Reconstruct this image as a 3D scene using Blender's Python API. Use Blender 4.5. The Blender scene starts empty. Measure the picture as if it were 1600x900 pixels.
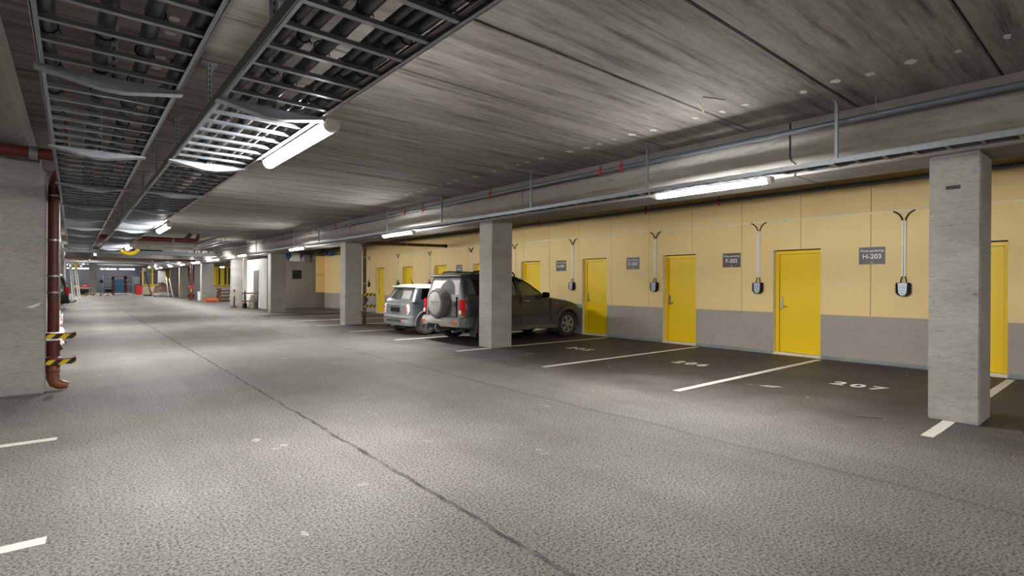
import bpy, bmesh, math, random
from mathutils import Vector, Matrix
random.seed(7)
SC = bpy.context.scene
COL = SC.collection
PI = math.pi

# ------------------------------------------------------------ camera
cam_d = bpy.data.cameras.new('camera'); cam = bpy.data.objects.new('camera', cam_d); COL.objects.link(cam)
cam_d.sensor_width = 36; cam_d.lens = 824/1600*36; cam_d.shift_y = -5.5/1600
cam_d.clip_start = .05; cam_d.clip_end = 300
_yaw = math.atan2(685, 824); _t = math.radians(.376)
_f = Vector((math.sin(_yaw), math.cos(_yaw), 0)); _r = Vector((math.cos(_yaw), -math.sin(_yaw), 0)); _u = Vector((0, 0, 1))
_R = math.cos(_t)*_r+math.sin(_t)*_u; _U = -math.sin(_t)*_r+math.cos(_t)*_u
_m = Matrix((( _R.x, _U.x, -_f.x, 0), (_R.y, _U.y, -_f.y, 0), (_R.z, _U.z, -_f.z, 1.4), (0, 0, 0, 1)))
cam.matrix_world = _m
SC.camera = cam

# ------------------------------------------------------------ world and exposure
w = bpy.data.worlds.new('world'); SC.world = w; w.use_nodes = True
w.node_tree.nodes['Background'].inputs[0].default_value = (.6, .65, .7, 1)
w.node_tree.nodes['Background'].inputs[1].default_value = .05
SC.view_settings.view_transform = 'Standard'; SC.view_settings.look = 'None'
SC.view_settings.gamma = 1; SC.view_settings.exposure = 1.1
try: SC.view_settings.use_curve_mapping = False
except Exception: pass
LAMP_POWER = 110.0
SC.cycles.use_denoising = True
SC.cycles.max_bounces = 10; SC.cycles.diffuse_bounces = 8; SC.cycles.glossy_bounces = 3; SC.cycles.transmission_bounces = 6
SC.cycles.sample_clamp_indirect = 60.0
SC.cycles.caustics_reflective = False; SC.cycles.caustics_refractive = False

# ------------------------------------------------------------ materials
def srgb(r, g, b):
    f = lambda c: (c/255/12.92) if c/255 <= .04045 else ((c/255+.055)/1.055)**2.4
    return (f(r), f(g), f(b), 1)
class NT:
    def __init__(s, name):
        s.m = bpy.data.materials.new(name); s.m.use_nodes = True
        s.t = s.m.node_tree; s.b = s.t.nodes['Principled BSDF']
    def n(s, typ, **kw):
        nd = s.t.nodes.new(typ)
        for k, v in kw.items():
            if k.startswith('i_'):
                nd.inputs[int(k[2:]) if k[2:].isdigit() else k[2:].replace('_', ' ')].default_value = v
            else: setattr(nd, k, v)
        return nd
    def l(s, a, b): s.t.links.new(a, b)
    def coords(s, kind='pos', scale=(1, 1, 1), loc=(0, 0, 0)):
        if kind == 'pos': o = s.n('ShaderNodeNewGeometry').outputs['Position']
        else: o = s.n('ShaderNodeTexCoord').outputs['Object']
        mp = s.n('ShaderNodeMapping'); mp.inputs['Scale'].default_value = scale; mp.inputs['Location'].default_value = loc
        s.l(o, mp.inputs[0]); return mp.outputs[0]
    def noise(s, vec, scale, detail=4, rough=.55):
        nd = s.n('ShaderNodeTexNoise'); nd.inputs['Scale'].default_value = scale
        nd.inputs['Detail'].default_value = detail; nd.inputs['Roughness'].default_value = rough
        s.l(vec, nd.inputs['Vector']); return nd.outputs['Fac']
    def ramp(s, fac, stops):
        nd = s.n('ShaderNodeValToRGB'); e = nd.color_ramp.elements
        while len(e) < len(stops): e.new(.5)
        for el, (p, c) in zip(e, stops):
            el.position = p; el.color = c if len(c) == 4 else (*c, 1)
        s.l(fac, nd.inputs[0]); return nd.outputs[0]
    def mix(s, fac, a, b, mode='MIX'):
        nd = s.n('ShaderNodeMix', data_type='RGBA', blend_type=mode)
        for sock, v in ((nd.inputs[0], fac), (nd.inputs[6], a), (nd.inputs[7], b)):
            if isinstance(v, (int, float)): sock.default_value = v
            elif isinstance(v, tuple): sock.default_value = v
            else: s.l(v, sock)
        return nd.outputs[2]
    def math(s, op, a, b=None, c=None):
        nd = s.n('ShaderNodeMath', operation=op)
        for i, v in enumerate((a, b, c)):
            if v is None: continue
            if isinstance(v, (int, float)): nd.inputs[i].default_value = v
            else: s.l(v, nd.inputs[i])
        return nd.outputs[0]
    def bump(s, h, strength=.3, dist=.01, normal=None):
        nd = s.n('ShaderNodeBump'); nd.inputs['Strength'].default_value = strength; nd.inputs['Distance'].default_value = dist
        s.l(h, nd.inputs['Height'])
        if normal: s.l(normal, nd.inputs['Normal'])
        s.l(nd.outputs[0], s.b.inputs['Normal']); return nd.outputs[0]
    def base(s, c):
        if isinstance(c, tuple): s.b.inputs['Base Color'].default_value = c
        else: s.l(c, s.b.inputs['Base Color'])
    def set(s, rough=None, metal=None, spec=None):
        if rough is not None: s.b.inputs['Roughness'].default_value = rough
        if metal is not None: s.b.inputs['Metallic'].default_value = metal
        if spec is not None: s.b.inputs['Specular IOR Level'].default_value = spec
def simple(name, col, rough=.5, metal=0, var=.12, scale=6, bump=0, spec=None):
    t = NT(name); v = t.coords('obj')
    f = t.noise(v, scale, 4)
    a = tuple(c*(1-var) for c in col[:3])+(1,); b = tuple(min(1, c*(1+var)) for c in col[:3])+(1,)
    t.base(t.ramp(f, [(.3, a), (.7, b)])); t.set(rough, metal, spec)
    if bump: t.bump(t.noise(v, scale*8, 3), bump, .003)
    return t.m
def concrete(name, c0, c1, stretch=(1, 1, 1), pores=True, dust=.0, scale=1.0):
    t = NT(name); v = t.coords('pos', stretch); vp = t.coords('pos')
    big = t.noise(v, 1.3*scale, 6, .6); fine = t.noise(v, 14*scale, 5, .65)
    c = t.ramp(big, [(.25, c0), (.75, c1)])
    c = t.mix(.42 if pores else .16, c, t.ramp(fine, [(.32, (.38, .37, .36)), (.45, (.9, .9, .89)), (.6, (1.1, 1.1, 1.09)), (.75, (1.4, 1.4, 1.36))]), 'MULTIPLY')
    h = fine
    if pores:
        vo = t.n('ShaderNodeTexVoronoi'); vo.inputs['Scale'].default_value = 16; t.l(vp, vo.inputs['Vector'])
        p = t.math('LESS_THAN', vo.outputs['Distance'], .055)
        gate = t.math('GREATER_THAN', t.noise(vp, 7, 2), .53)
        p = t.math('MULTIPLY', p, gate)
        c = t.mix(p, c, (.05, .05, .045, 1))
    t.base(c); t.set(.85); t.bump(h, .25, .004)
    return t.m
M = {}
def floor_mat():
    t = NT('asphalt'); p = t.coords('pos')
    sep = t.n('ShaderNodeSeparateXYZ'); t.l(p, sep.inputs[0]); X, Y = sep.outputs[0], sep.outputs[1]
    # aggregate
    vo = t.n('ShaderNodeTexVoronoi'); vo.inputs['Scale'].default_value = 95; t.l(p, vo.inputs['Vector'])
    g1 = t.noise(p, 58, 3, .65); g2 = t.noise(p, 140, 2, .6)
    grain = t.math('ADD', t.math('MULTIPLY', g1, .6), t.math('MULTIPLY', g2, .4))
    speck = t.ramp(grain, [(.40, (.10, .097, .095)), (.452, (.55, .545, .54)), (.50, (1.05, 1.045, 1.04)), (.60, (1.5, 1.48, 1.45)), (.68, (2.0, 1.97, 1.92))])
    # dust of the lane: tracked pale dirt, ragged edges
    wob = t.math('MULTIPLY', t.math('SUBTRACT', t.noise(p, .55, 5, .6), .5), 3.6)
    def band(a, b):
        m = t.n('ShaderNodeMapRange', interpolation_type='SMOOTHSTEP'); m.inputs[1].default_value = a; m.inputs[2].default_value = b
        t.l(t.math('ADD', X, wob), m.inputs[0]); return m.outputs[0]
    right = t.math('SUBTRACT', 1.0, band(5.2, 7.4)); left = band(-2.6, .2)
    lane = t.math('MULTIPLY', right, left)
    streak = t.noise(t.coords('pos', (1.6, .12, 1)), 1.4, 5, .6)
    lane = t.math('MULTIPLY', lane, t.math('ADD', t.math('MULTIPLY', streak, .9), .5))
    lane.node.use_clamp = True
    dark = t.ramp(t.noise(p, .9, 6, .6), [(.3, FL_DARK0), (.7, FL_DARK1)])
    pale = t.ramp(t.noise(p, .7, 6, .6), [(.3, FL_PALE0), (.7, FL_PALE1)])
    c = t.mix(lane, dark, pale)
    c = t.mix(1.0, c, speck, 'MULTIPLY')
    # white chips and brown smears
    chip = t.math('GREATER_THAN', t.noise(t.coords('pos', (1, 1, 1), (3, 1, 0)), 3.4, 3, .5), .715)
    c = t.mix(t.math('MULTIPLY', chip, .55), c, (.42, .40, .36, 1))
    # the paving seam
    seamx = t.math('ABSOLUTE', t.math('SUBTRACT', t.math('ADD', X, t.math('MULTIPLY', t.math('SUBTRACT', t.noise(p, 3.0, 4), .5), .09)), 1.86))
    m = t.n('ShaderNodeMapRange'); m.inputs[1].default_value = .010; m.inputs[2].default_value = .024; m.inputs[3].default_value = 1; m.inputs[4].default_value = 0
    t.l(seamx, m.inputs[0]); seam = t.math('MULTIPLY', m.outputs[0], t.ramp(t.noise(p, 5, 3), [(.35, (.3, .3, .3)), (.6, (1, 1, 1))]))
    c = t.mix(t.math('MULTIPLY', seam, .92), c, (.03, .028, .026, 1))
    sx2 = t.math('ABSOLUTE', t.math('SUBTRACT', t.math('ADD', X, t.math('MULTIPLY', t.math('SUBTRACT', t.noise(p, .8, 4), .5), .25)), 4.5))
    m2 = t.n('ShaderNodeMapRange'); m2.inputs[1].default_value = .01; m2.inputs[2].default_value = .05; m2.inputs[3].default_value = 1; m2.inputs[4].default_value = 0
    t.l(sx2, m2.inputs[0]); c = t.mix(t.math('MULTIPLY', m2.outputs[0], .35), c, (.05, .047, .043, 1))
    t.base(c); t.set(.62, 0, .45)
    hh = t.math('SUBTRACT', t.math('ADD', grain, t.math('MULTIPLY', vo.outputs['Distance'], .35)), t.math('MULTIPLY', seam, .8))
    t.bump(hh, .6, .008)
    return t.m
FL_DARK0, FL_DARK1 = (.042, .037, .033, 1), (.088, .078, .069, 1)
FL_PALE0, FL_PALE1 = (.195, .182, .168, 1), (.30, .283, .263, 1)
M['floor'] = floor_mat()
def ceiling_mat():
    t = NT('slab_concrete'); v = t.coords('pos', (.16, 1, 1)); p = t.coords('pos')
    big = t.noise(v, 2.6, 7, .62); mid = t.noise(t.coords('pos', (.07, 1, 1)), 9, 6, .7); fine = t.noise(v, 30, 4, .7)
    c = t.ramp(big, [(.28, (.145, .131, .115)), (.5, (.235, .217, .196)), (.75, (.335, .315, .29))])
    c = t.mix(1.0, c, t.ramp(mid, [(.32, (.34, .32, .30)), (.46, (.95, .94, .93)), (.6, (1.12, 1.12, 1.1)), (.75, (1.35, 1.35, 1.32))]), 'MULTIPLY')
    c = t.mix(.6, c, t.ramp(fine, [(.3, (.6, .6, .6)), (.55, (1, 1, 1)), (.8, (1.3, 1.3, 1.3))]), 'MULTIPLY')
    rust = t.ramp(t.noise(t.coords('pos', (.8, 2.2, 1), (5, 2, 0)), 3.2, 4, .6), [(.66, (0, 0, 0)), (.72, (1, 1, 1))])
    c = t.mix(t.math('MULTIPLY', rust, .4), c, (.38, .21, .10, 1))
    t.base(c); t.set(.88); t.bump(t.math('ADD', mid, fine), .3, .006); return t.m
M['ceiling'] = ceiling_mat()
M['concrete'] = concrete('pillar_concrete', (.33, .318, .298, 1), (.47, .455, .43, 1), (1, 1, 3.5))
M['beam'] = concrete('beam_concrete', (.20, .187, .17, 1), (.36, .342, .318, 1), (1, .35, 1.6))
M['wall_concrete'] = concrete('wall_concrete', (.36, .322, .285, 1), (.45, .408, .365, 1), (1, .6, 1), pores=False)
M['dark_wall'] = concrete('stair_core_concrete', (.20, .18, .155, 1), (.30, .27, .235, 1), (1, .6, .4), pores=False)
M['plinth'] = concrete('plinth_render', (.22, .25, .235, 1), (.36, .385, .365, 1), (1, 1, 2), pores=False, scale=3)
M['back_wall'] = simple('blue_grey_paint', srgb(46, 49, 56), .7, var=.08, scale=2)
def panel_mat():
    t = NT('yellow_board'); p = t.coords('pos')
    c = t.ramp(t.noise(p, 1.1, 6, .6), [(.25, srgb(237, 206, 142)), (.75, srgb(246, 219, 158))])
    vo = t.n('ShaderNodeTexVoronoi'); vo.inputs['Scale'].default_value = 3.3; t.l(p, vo.inputs['Vector'])
    d = t.math('LESS_THAN', vo.outputs['Distance'], .03)
    c = t.mix(t.math('MULTIPLY', d, .7), c, (.18, .14, .08, 1))
    t.base(c); t.set(.6); t.bump(t.noise(p, 90, 2), .05, .002); return t.m
M['panel'] = panel_mat()
M['door_yellow'] = simple('door_yellow', srgb(246, 208, 0), .38, var=.03, scale=2)
M['jamb'] = simple('jamb_plaster', srgb(232, 224, 205), .7, var=.08)
M['white'] = simple('white_paint', srgb(238, 236, 230), .5, var=.05)
M['line'] = simple('road_paint', srgb(232, 228, 215), .6, var=.12, scale=25, bump=.3)
M['galv'] = simple('galvanised_steel', (.34, .37, .40, 1), .36, .75, var=.10, scale=30)
M['galv_dull'] = simple('dull_galvanised', (.30, .31, .325, 1), .5, .6, var=.2, scale=20)
def slotted():
    t = NT('slotted_galvanised'); v = t.coords('obj'); sep = t.n('ShaderNodeSeparateXYZ'); t.l(v, sep.inputs[0])
    a = t.math('LESS_THAN', t.math('ABSOLUTE', sep.outputs[0]), .006)
    b = t.math('LESS_THAN', t.math('FRACT', t.math('MULTIPLY', sep.outputs[2], 20)), .55)
    t.base(t.mix(t.math('MULTIPLY', a, b), (.36, .385, .41, 1), (.08, .08, .08, 1))); t.set(.4, .75); return t.m
M['galv_slot'] = slotted()
M['cable'] = simple('black_cable_sheath', (.050, .051, .056, 1), .33, var=.4, scale=20)
M['pipe_grey'] = simple('grey_sprinkler_pipe', (.13, .15, .185, 1), .3, .2, var=.1)
M['pipe_red'] = simple('red_cast_pipe', (.125, .022, .016, 1), .42, var=.2, scale=8)
M['pipe_brown'] = simple('brown_plastic_pipe', (.26, .085, .038, 1), .4, var=.15)
M['pipe_dark'] = simple('dark_brown_pipe', (.085, .03, .022, 1), .45, var=.2)
M['red'] = simple('red_plastic', (.55, .03, .03, 1), .4)
M['red_dark'] = simple('dark_red_paint', (.25, .03, .03, 1), .5)
M['blue'] = simple('blue_plastic', (.03, .16, .42, 1), .45)
M['black'] = simple('black_plastic', (.008, .008, .009, 1), .6, spec=.2)
M['dark'] = simple('dark_grey_plastic', (.05, .052, .056, 1), .55)
M['chrome'] = simple('brushed_chrome', (.62, .62, .62, 1), .2, 1, var=.05)
M['charger_face'] = simple('charger_silver', srgb(178, 188, 200), .35, .2, var=.04)
M['sign'] = simple('sign_grey', srgb(94, 86, 92), .45, var=.04)
M['text_white'] = simple('white_lettering', srgb(238, 236, 232), .5, var=.02)
M['wood'] = simple('bare_timber', (.46, .30, .17, 1), .7, var=.25, scale=9)
M['wood_dark'] = simple('brown_stained_timber', (.16, .08, .05, 1), .7, var=.25, scale=9)
M['orange'] = simple('orange_rubber', (.75, .16, .03, 1), .5)
M['yellow'] = simple('safety_yellow', srgb(238, 200, 20), .45, var=.04)
M['green'] = simple('green_laser_paint', (.05, .45, .22, 1), .5)
M['plastic_clear'] = simple('crumpled_film', (.55, .5, .48, 1), .3, var=.3, scale=14)
def emit_mat():
    m = bpy.data.materials.new('lamp_diffuser_light'); m.use_nodes = True; b = m.node_tree.nodes['Principled BSDF']
    b.inputs['Base Color'].default_value = (.9, .9, .9, 1); b.inputs['Emission Color'].default_value = (1, .985, .955, 1)
    b.inputs['Emission Strength'].default_value = LAMP_POWER; return m
M['emit'] = emit_mat()
def hazard_mat():
    t = NT('hazard_tape'); v = t.coords('obj')
    sep = t.n('ShaderNodeSeparateXYZ'); t.l(v, sep.inputs[0])
    s_ = t.math('ADD', sep.outputs[0], t.math('MULTIPLY', sep.outputs[2], -1.0))
    f = t.math('FRACT', t.math('MULTIPLY', s_, 7.0)); f = t.math('GREATER_THAN', f, .5)
    t.base(t.mix(f, srgb(232, 195, 30), (.015, .015, .015, 1))); t.set(.45); return t.m
M['hazard'] = hazard_mat()
def paint(name, col, dust, dustcol=(.42, .41, .38, 1), rear=-.3, rough=.28, span=.5, basedust=.1):
    t = NT(name); v = t.coords('obj'); sep = t.n('ShaderNodeSeparateXYZ'); t.l(v, sep.inputs[0])
    m = t.n('ShaderNodeMapRange', interpolation_type='SMOOTHSTEP'); m.inputs[1].default_value = rear; m.inputs[2].default_value = rear-span
    t.l(sep.outputs[0], m.inputs[0])
    mz = t.n('ShaderNodeMapRange'); mz.inputs[1].default_value = .75; mz.inputs[2].default_value = .3; t.l(sep.outputs[2], mz.inputs[0])
    d = t.math('ADD', t.math('MULTIPLY', m.outputs[0], dust), t.math('MULTIPLY', mz.outputs[0], .35))
    d = t.math('ADD', d, basedust)
    d = t.math('MULTIPLY', d, t.math('ADD', t.noise(v, 5, 5, .65), .45)); d.node.use_clamp = True
    t.base(t.mix(d, col, dustcol)); t.l(t.math('ADD', t.math('MULTIPLY', d, .5), rough), t.b.inputs['Roughness'])
    t.b.inputs['Coat Weight'].default_value = .4; t.b.inputs['Coat Roughness'].default_value = .15
    return t.m
def glass_mat(name, tint=(.35, .38, .36, 1), dusty=0.0):
    m = bpy.data.materials.new(name); m.use_nodes = True; t = m.node_tree; t.nodes.clear()
    o = t.nodes.new('ShaderNodeOutputMaterial'); mx = t.nodes.new('ShaderNodeMixShader')
    tr = t.nodes.new('ShaderNodeBsdfTransparent'); gl = t.nodes.new('ShaderNodeBsdfGlossy')
    tr.inputs[0].default_value = tint; gl.inputs[0].default_value = (.9, .9, .9, 1); gl.inputs['Roughness'].default_value = .05
    mx.inputs[0].default_value = .08
    t.links.new(tr.outputs[0], mx.inputs[1]); t.links.new(gl.outputs[0], mx.inputs[2])
    last = mx.outputs[0]
    if dusty:
        # dust film with a wiped fan, measured from the wiper pivot in the pane's own space
        tc = t.nodes.new('ShaderNodeTexCoord'); mp = t.nodes.new('ShaderNodeMapping'); mp.inputs['Location'].default_value = dusty[0]
        mp.inputs['Scale'].default_value = (0, 1, 1); t.links.new(tc.outputs['Object'], mp.inputs[0])
        ln = t.nodes.new('ShaderNodeVectorMath'); ln.operation = 'LENGTH'; t.links.new(mp.outputs[0], ln.inputs[0])
        mr = t.nodes.new('ShaderNodeMapRange'); mr.inputs[1].default_value = dusty[1]-.015; mr.inputs[2].default_value = dusty[1]+.015
        mr.inputs[3].default_value = dusty[2]; mr.inputs[4].default_value = dusty[3]
        t.links.new(ln.outputs['Value'], mr.inputs[0])
        df = t.nodes.new('ShaderNodeBsdfDiffuse'); df.inputs[0].default_value = (.52, .51, .49, 1)
        m2 = t.nodes.new('ShaderNodeMixShader'); t.links.new(mr.outputs[0], m2.inputs[0]); t.links.new(last, m2.inputs[1]); t.links.new(df.outputs[0], m2.inputs[2])
        last = m2.outputs[0]
    t.links.new(last, o.inputs[0]); return m
M['glass'] = glass_mat('tinted_glass')
M['glass_clear'] = glass_mat('clear_glass', (.8, .85, .82, 1))
M['lens_red'] = simple('red_lamp_lens', (.6, .01, .012, 1), .12, var=.1)
M['lens_orange'] = simple('orange_reflector', (.55, .12, .03, 1), .25)
M['lens_pink'] = simple('dusty_red_lens', (.62, .16, .15, 1), .35, var=.25, scale=12)
M['tyre'] = simple('tyre_rubber', (.035, .035, .036, 1), .8, var=.3, scale=12)
M['tyre_dusty'] = simple('dusty_tyre_rubber', (.13, .128, .12, 1), .85, var=.35, scale=9)
M['rim'] = simple('alloy_rim', (.42, .40, .37, 1), .4, .6, var=.15)

# ------------------------------------------------------------ mesh helpers
class MB:
    def __init__(s): s.bm = bmesh.new()
    def _q(s, vs, faces):
        v = [s.bm.verts.new(p) for p in vs]
        for f in faces:
            try: s.bm.faces.new([v[i] for i in f])
            except ValueError: pass
        return s
    def box(s, x0, x1, y0, y1, z0, z1, rot=None, piv=None):
        vs = [Vector((x, y, z)) for x in (x0, x1) for y in (y0, y1) for z in (z0, z1)]
        if rot is not None:
            p = Vector(piv) if piv else Vector(((x0+x1)/2, (y0+y1)/2, (z0+z1)/2)); vs = [rot@(q-p)+p for q in vs]
        return s._q(vs, [(0, 1, 3, 2), (4, 6, 7, 5), (0, 4, 5, 1), (2, 3, 7, 6), (0, 2, 6, 4), (1, 5, 7, 3)])
    def bar(s, a, b, wd, th, up=(0, 0, 1)):
        a, b = Vector(a), Vector(b); d = (b-a).normalized(); u = Vector(up)
        if abs(d.dot(u)) > .99: u = Vector((1, 0, 0))
        sd = d.cross(u).normalized(); u = sd.cross(d).normalized()
        vs = [p+sd*i*wd/2+u*j*th/2 for p in (a, b) for i in (-1, 1) for j in (-1, 1)]
        return s._q(vs, [(0, 1, 3, 2), (4, 6, 7, 5), (0, 4, 5, 1), (2, 3, 7, 6), (0, 2, 6, 4), (1, 5, 7, 3)])
    def tube(s, pts, r, n=12, closed=False):
        pts = [Vector(p) for p in pts]; rs = r if isinstance(r, (list, tuple)) else [r]*len(pts)
        rings = []; N = len(pts); up = None
        for i, p in enumerate(pts):
            if closed: d = pts[(i+1) % N]-pts[i-1]
            else: d = (pts[min(i+1, N-1)]-pts[max(i-1, 0)])
            d.normalize()
            if up is None: up = Vector((0, 0, 1)) if abs(d.z) < .9 else Vector((0, 1, 0))
            a = d.cross(up).normalized(); up = a.cross(d).normalized()
            rings.append([s.bm.verts.new(p+(a*math.cos(2*PI*k/n)+up*math.sin(2*PI*k/n))*rs[i]) for k in range(n)])
        R = range(N if closed else N-1)
        for i in R:
            A, B = rings[i], rings[(i+1) % N]
            for k in range(n): s.bm.faces.new((A[k], A[(k+1) % n], B[(k+1) % n], B[k]))
        if not closed: s.bm.faces.new(rings[0][::-1]); s.bm.faces.new(rings[-1])
        return s
    def prism(s, poly, a0, a1, axis='y'):
        def P(u, v, t): return {'y': (u, t, v), 'x': (t, u, v), 'z': (u, v, t)}[axis]
        n = len(poly); vs = [P(u, v, a0) for u, v in poly]+[P(u, v, a1) for u, v in poly]
        return s._q(vs, [tuple(range(n)), tuple(range(2*n-1, n-1, -1))]+[(i, i+n, (i+1) % n+n, (i+1) % n) for i in range(n)])
    def lathe(s, prof, c=(0, 0, 0), n=24, axis='z'):
        rings = []
        for r, h in prof:
            ring = []
            for k in range(n):
                a = 2*PI*k/n; x, y = r*math.cos(a), r*math.sin(a)
                p = {'z': (x, y, h), 'y': (x, h, y), 'x': (h, x, y)}[axis]
                ring.append(s.bm.verts.new((p[0]+c[0], p[1]+c[1], p[2]+c[2])))
            rings.append(ring)
        for A, B in zip(rings, rings[1:]):
            for k in range(n): s.bm.faces.new((A[k], A[(k+1) % n], B[(k+1) % n], B[k]))
        s.bm.faces.new(rings[0][::-1]); s.bm.faces.new(rings[-1]); return s
    def rings(s, rr):
        R = [[s.bm.verts.new(p) for p in r] for r in rr]; n = len(R[0])
        for A, B in zip(R, R[1:]):
            for k in range(n): s.bm.faces.new((A[k], A[(k+1) % n], B[(k+1) % n], B[k]))
        s.bm.faces.new(R[0][::-1]); s.bm.faces.new(R[-1]); return s
    def mesh(s, name, bevel=0, seg=2, smooth=35):
        bm = s.bm
        bmesh.ops.recalc_face_normals(bm, faces=bm.faces)
        if bevel:
            es = [e for e in bm.edges if len(e.link_faces) == 2 and e.calc_face_angle() > .5]
            bmesh.ops.bevel(bm, geom=es, offset=bevel, segments=seg, affect='EDGES', clamp_overlap=True)
        me = bpy.data.meshes.new(name); bm.to_mesh(me); bm.free()
        if smooth: me.shade_smooth(); me.set_sharp_from_angle(angle=math.radians(smooth))
        return me
def OBJ(name, me, mat, parent=None, loc=None):
    o = bpy.data.objects.new(name, me); COL.objects.link(o)
    if mat is not None and not me.materials:
        me.materials.append(mat)
    if parent: o.parent = parent
    if loc: o.location = loc
    return o
def part(name, mb, mat, parent, bevel=0, label=None, loc=None, **k):
    o = OBJ(name, mb.mesh(name, bevel, **k), mat, parent, loc)
    if label: o['label'] = label
    return o
def tag(o, label, cat, group=None, kind=None):
    o['label'] = label; o['category'] = cat
    if group: o['group'] = group
    if kind: o['kind'] = kind
    return o
def thing(name, label, cat, loc=(0, 0, 0), rz=0, group=None, kind=None):
    o = bpy.data.objects.new(name, None); COL.objects.link(o); o.empty_display_size = .1
    o.location = loc; o.rotation_euler = (0, 0, rz); return tag(o, label, cat, group, kind)
def solo(name, mb, mat, label, cat, loc=(0, 0, 0), rz=0, group=None, kind=None, bevel=0):
    o = OBJ(name, mb.mesh(name, bevel), mat); o.location = loc; o.rotation_euler = (0, 0, rz)
    return tag(o, label, cat, group, kind)
def dup(root, loc=None, rz=None, label=None, group=None, drop_label=False):
    def rec(o, par):
        c = o.copy(); COL.objects.link(c)
        if par is not None: c.parent = par
        for ch in KIDS.get(o.name, [x for x in bpy.data.objects if x.parent == o]): rec(ch, c)
        return c
    r = rec(root, None)
    if loc is not None: r.location = loc
    if rz is not None: r.rotation_euler = (0, 0, rz)
    if label: r['label'] = label
    if group: r['group'] = group
    return r
KIDS = {}
def text_mesh(txt, size, extrude=.001, bold=0.0, spacing=1.0, xs=1.0):
    c = bpy.data.curves.new('t', 'FONT'); c.body = txt; c.size = size; c.extrude = extrude; c.offset = bold
    c.align_x = 'CENTER'; c.align_y = 'CENTER'; c.space_character = spacing; c.resolution_u = 4
    o = bpy.data.objects.new('t', c); COL.objects.link(o)
    dg = bpy.context.evaluated_depsgraph_get(); me = bpy.data.meshes.new_from_object(o.evaluated_get(dg))
    bpy.data.objects.remove(o)
    me.transform(Matrix.Diagonal((xs, 1, 1, 1))); me.materials.clear(); return me
ORD = ['nearest', 'second', 'third', 'fourth', 'fifth', 'sixth', 'seventh', 'eighth', 'ninth', 'tenth', 'eleventh', 'twelfth', 'thirteenth', 'fourteenth']
def RX(a): return Matrix.Rotation(a, 3, 'X')
def RY(a): return Matrix.Rotation(a, 3, 'Y')
def RZ(a): return Matrix.Rotation(a, 3, 'Z')

# ------------------------------------------------------------ the setting
ZC = 3.43; XW = 11.15; YB = 82.0
s_ = solo('floor', MB().box(-9, 14, -9, 84, -.2, 0), M['floor'], 'worn asphalt floor of the garage with a long paving seam', 'floor', kind='structure')
mb = MB()
k = -8
while .89+1.205*k < 84:
    y0 = .89+1.205*k; mb.box(-9, 14, y0+.008, y0+1.197, ZC, ZC+.2); k += 1
ceil = solo('ceiling', mb, M['ceiling'], 'grey precast concrete slab ceiling with narrow joints', 'ceiling', kind='structure', bevel=.009)
part('slab_joint_filler', MB().box(-9, 14, -9, 84, ZC+.03, ZC+.24), M['dark'], ceil)
# pale filler dabs on the slab undersides
mb = MB()
def dab(cx, cy, sx, sy):
    n = 9; ring = [(cx+sx*math.cos(2*PI*i/n)*random.uniform(.6, 1.1), cy+sy*math.sin(2*PI*i/n)*random.uniform(.5, 1.1)) for i in range(n)]
    mb.prism(ring, ZC-.004, ZC+.001, 'z')
for i in range(34):
    y = .75+.305*i
    if i in (6, 10, 17, 23): continue
    dab(5.8+random.uniform(-.04, .04), y+random.uniform(-.03, .03), random.uniform(.05, .09), random.uniform(.03, .06))
for i in range(14): dab(.62+random.uniform(-.06, .06), 3.9+.3*i, .05, .045)
part('filler_dab', mb, simple('pale_filler', (.58, .57, .54, 1), .8, var=.15), ceil, label='pale filler dabs in a row along the slabs')
mb = MB()
for cx, cy, pts in ((5.62, 3.3, 7), (5.45, 2.95, 6)):
    path = [(cx-.05*i+.02*math.sin(i*2), cy-.02*i*(1 if cx > 5.5 else -1), ZC-.003) for i in range(pts)]
    mb.tube(path, .010, 6)
part('glue_run', mb, simple('glue_beige', (.42, .37, .28, 1), .5), ceil)

solo('wall_back', MB().box(-9, 14, YB, YB+.3, 0, ZC), M['back_wall'], 'dark blue grey painted wall at the far end of the garage', 'wall', kind='structure')
solo('wall_front', MB().box(-9, 14, -9.3, -9, 0, ZC), M['wall_concrete'], 'concrete wall behind the camera', 'wall', kind='structure')
solo('wall_left', MB().box(-9, -8.7, -9, YB, 0, ZC), M['wall_concrete'], 'concrete wall at the back of the left bays', 'wall', kind='structure')

# right wall: concrete base, yellow boards, door openings
D0 = [1.37+2.663*k for k in range(-2, 9)]       # near edge of each door opening
DW = .90; DH = 2.12; SILL = .03; YE = 30.3
def spans(y0, y1):
    out = []; y = y0
    for d in D0:
        if d > y: out.append((y, d))
        y = d+DW
    out.append((y, y1)); return out
wall = thing('wall_right', 'long right wall of yellow boards over a concrete base', 'wall', kind='structure')
mb = MB()
for a, b in spans(-9, YE): mb.box(XW-.012, XW+.3, a, b, 0, .86)
part('concrete_base', mb, M['wall_concrete'], wall, label='grey concrete base of the wall')
mb = MB()
for a, b in spans(-9, YE): mb.box(XW-.045, XW-.008, a+.02 if a > -9 else a, b-.02, 0, .07)
part('plinth_strip', mb, M['plinth'], wall, bevel=.012, label='green grey rendered strip along the floor')
mb = MB()
js = [3.2+1.2*k for k in range(-10, 24)]
cuts = sorted(set([-9.0, YE]+[j for j in js if -9 < j < YE]))
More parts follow.
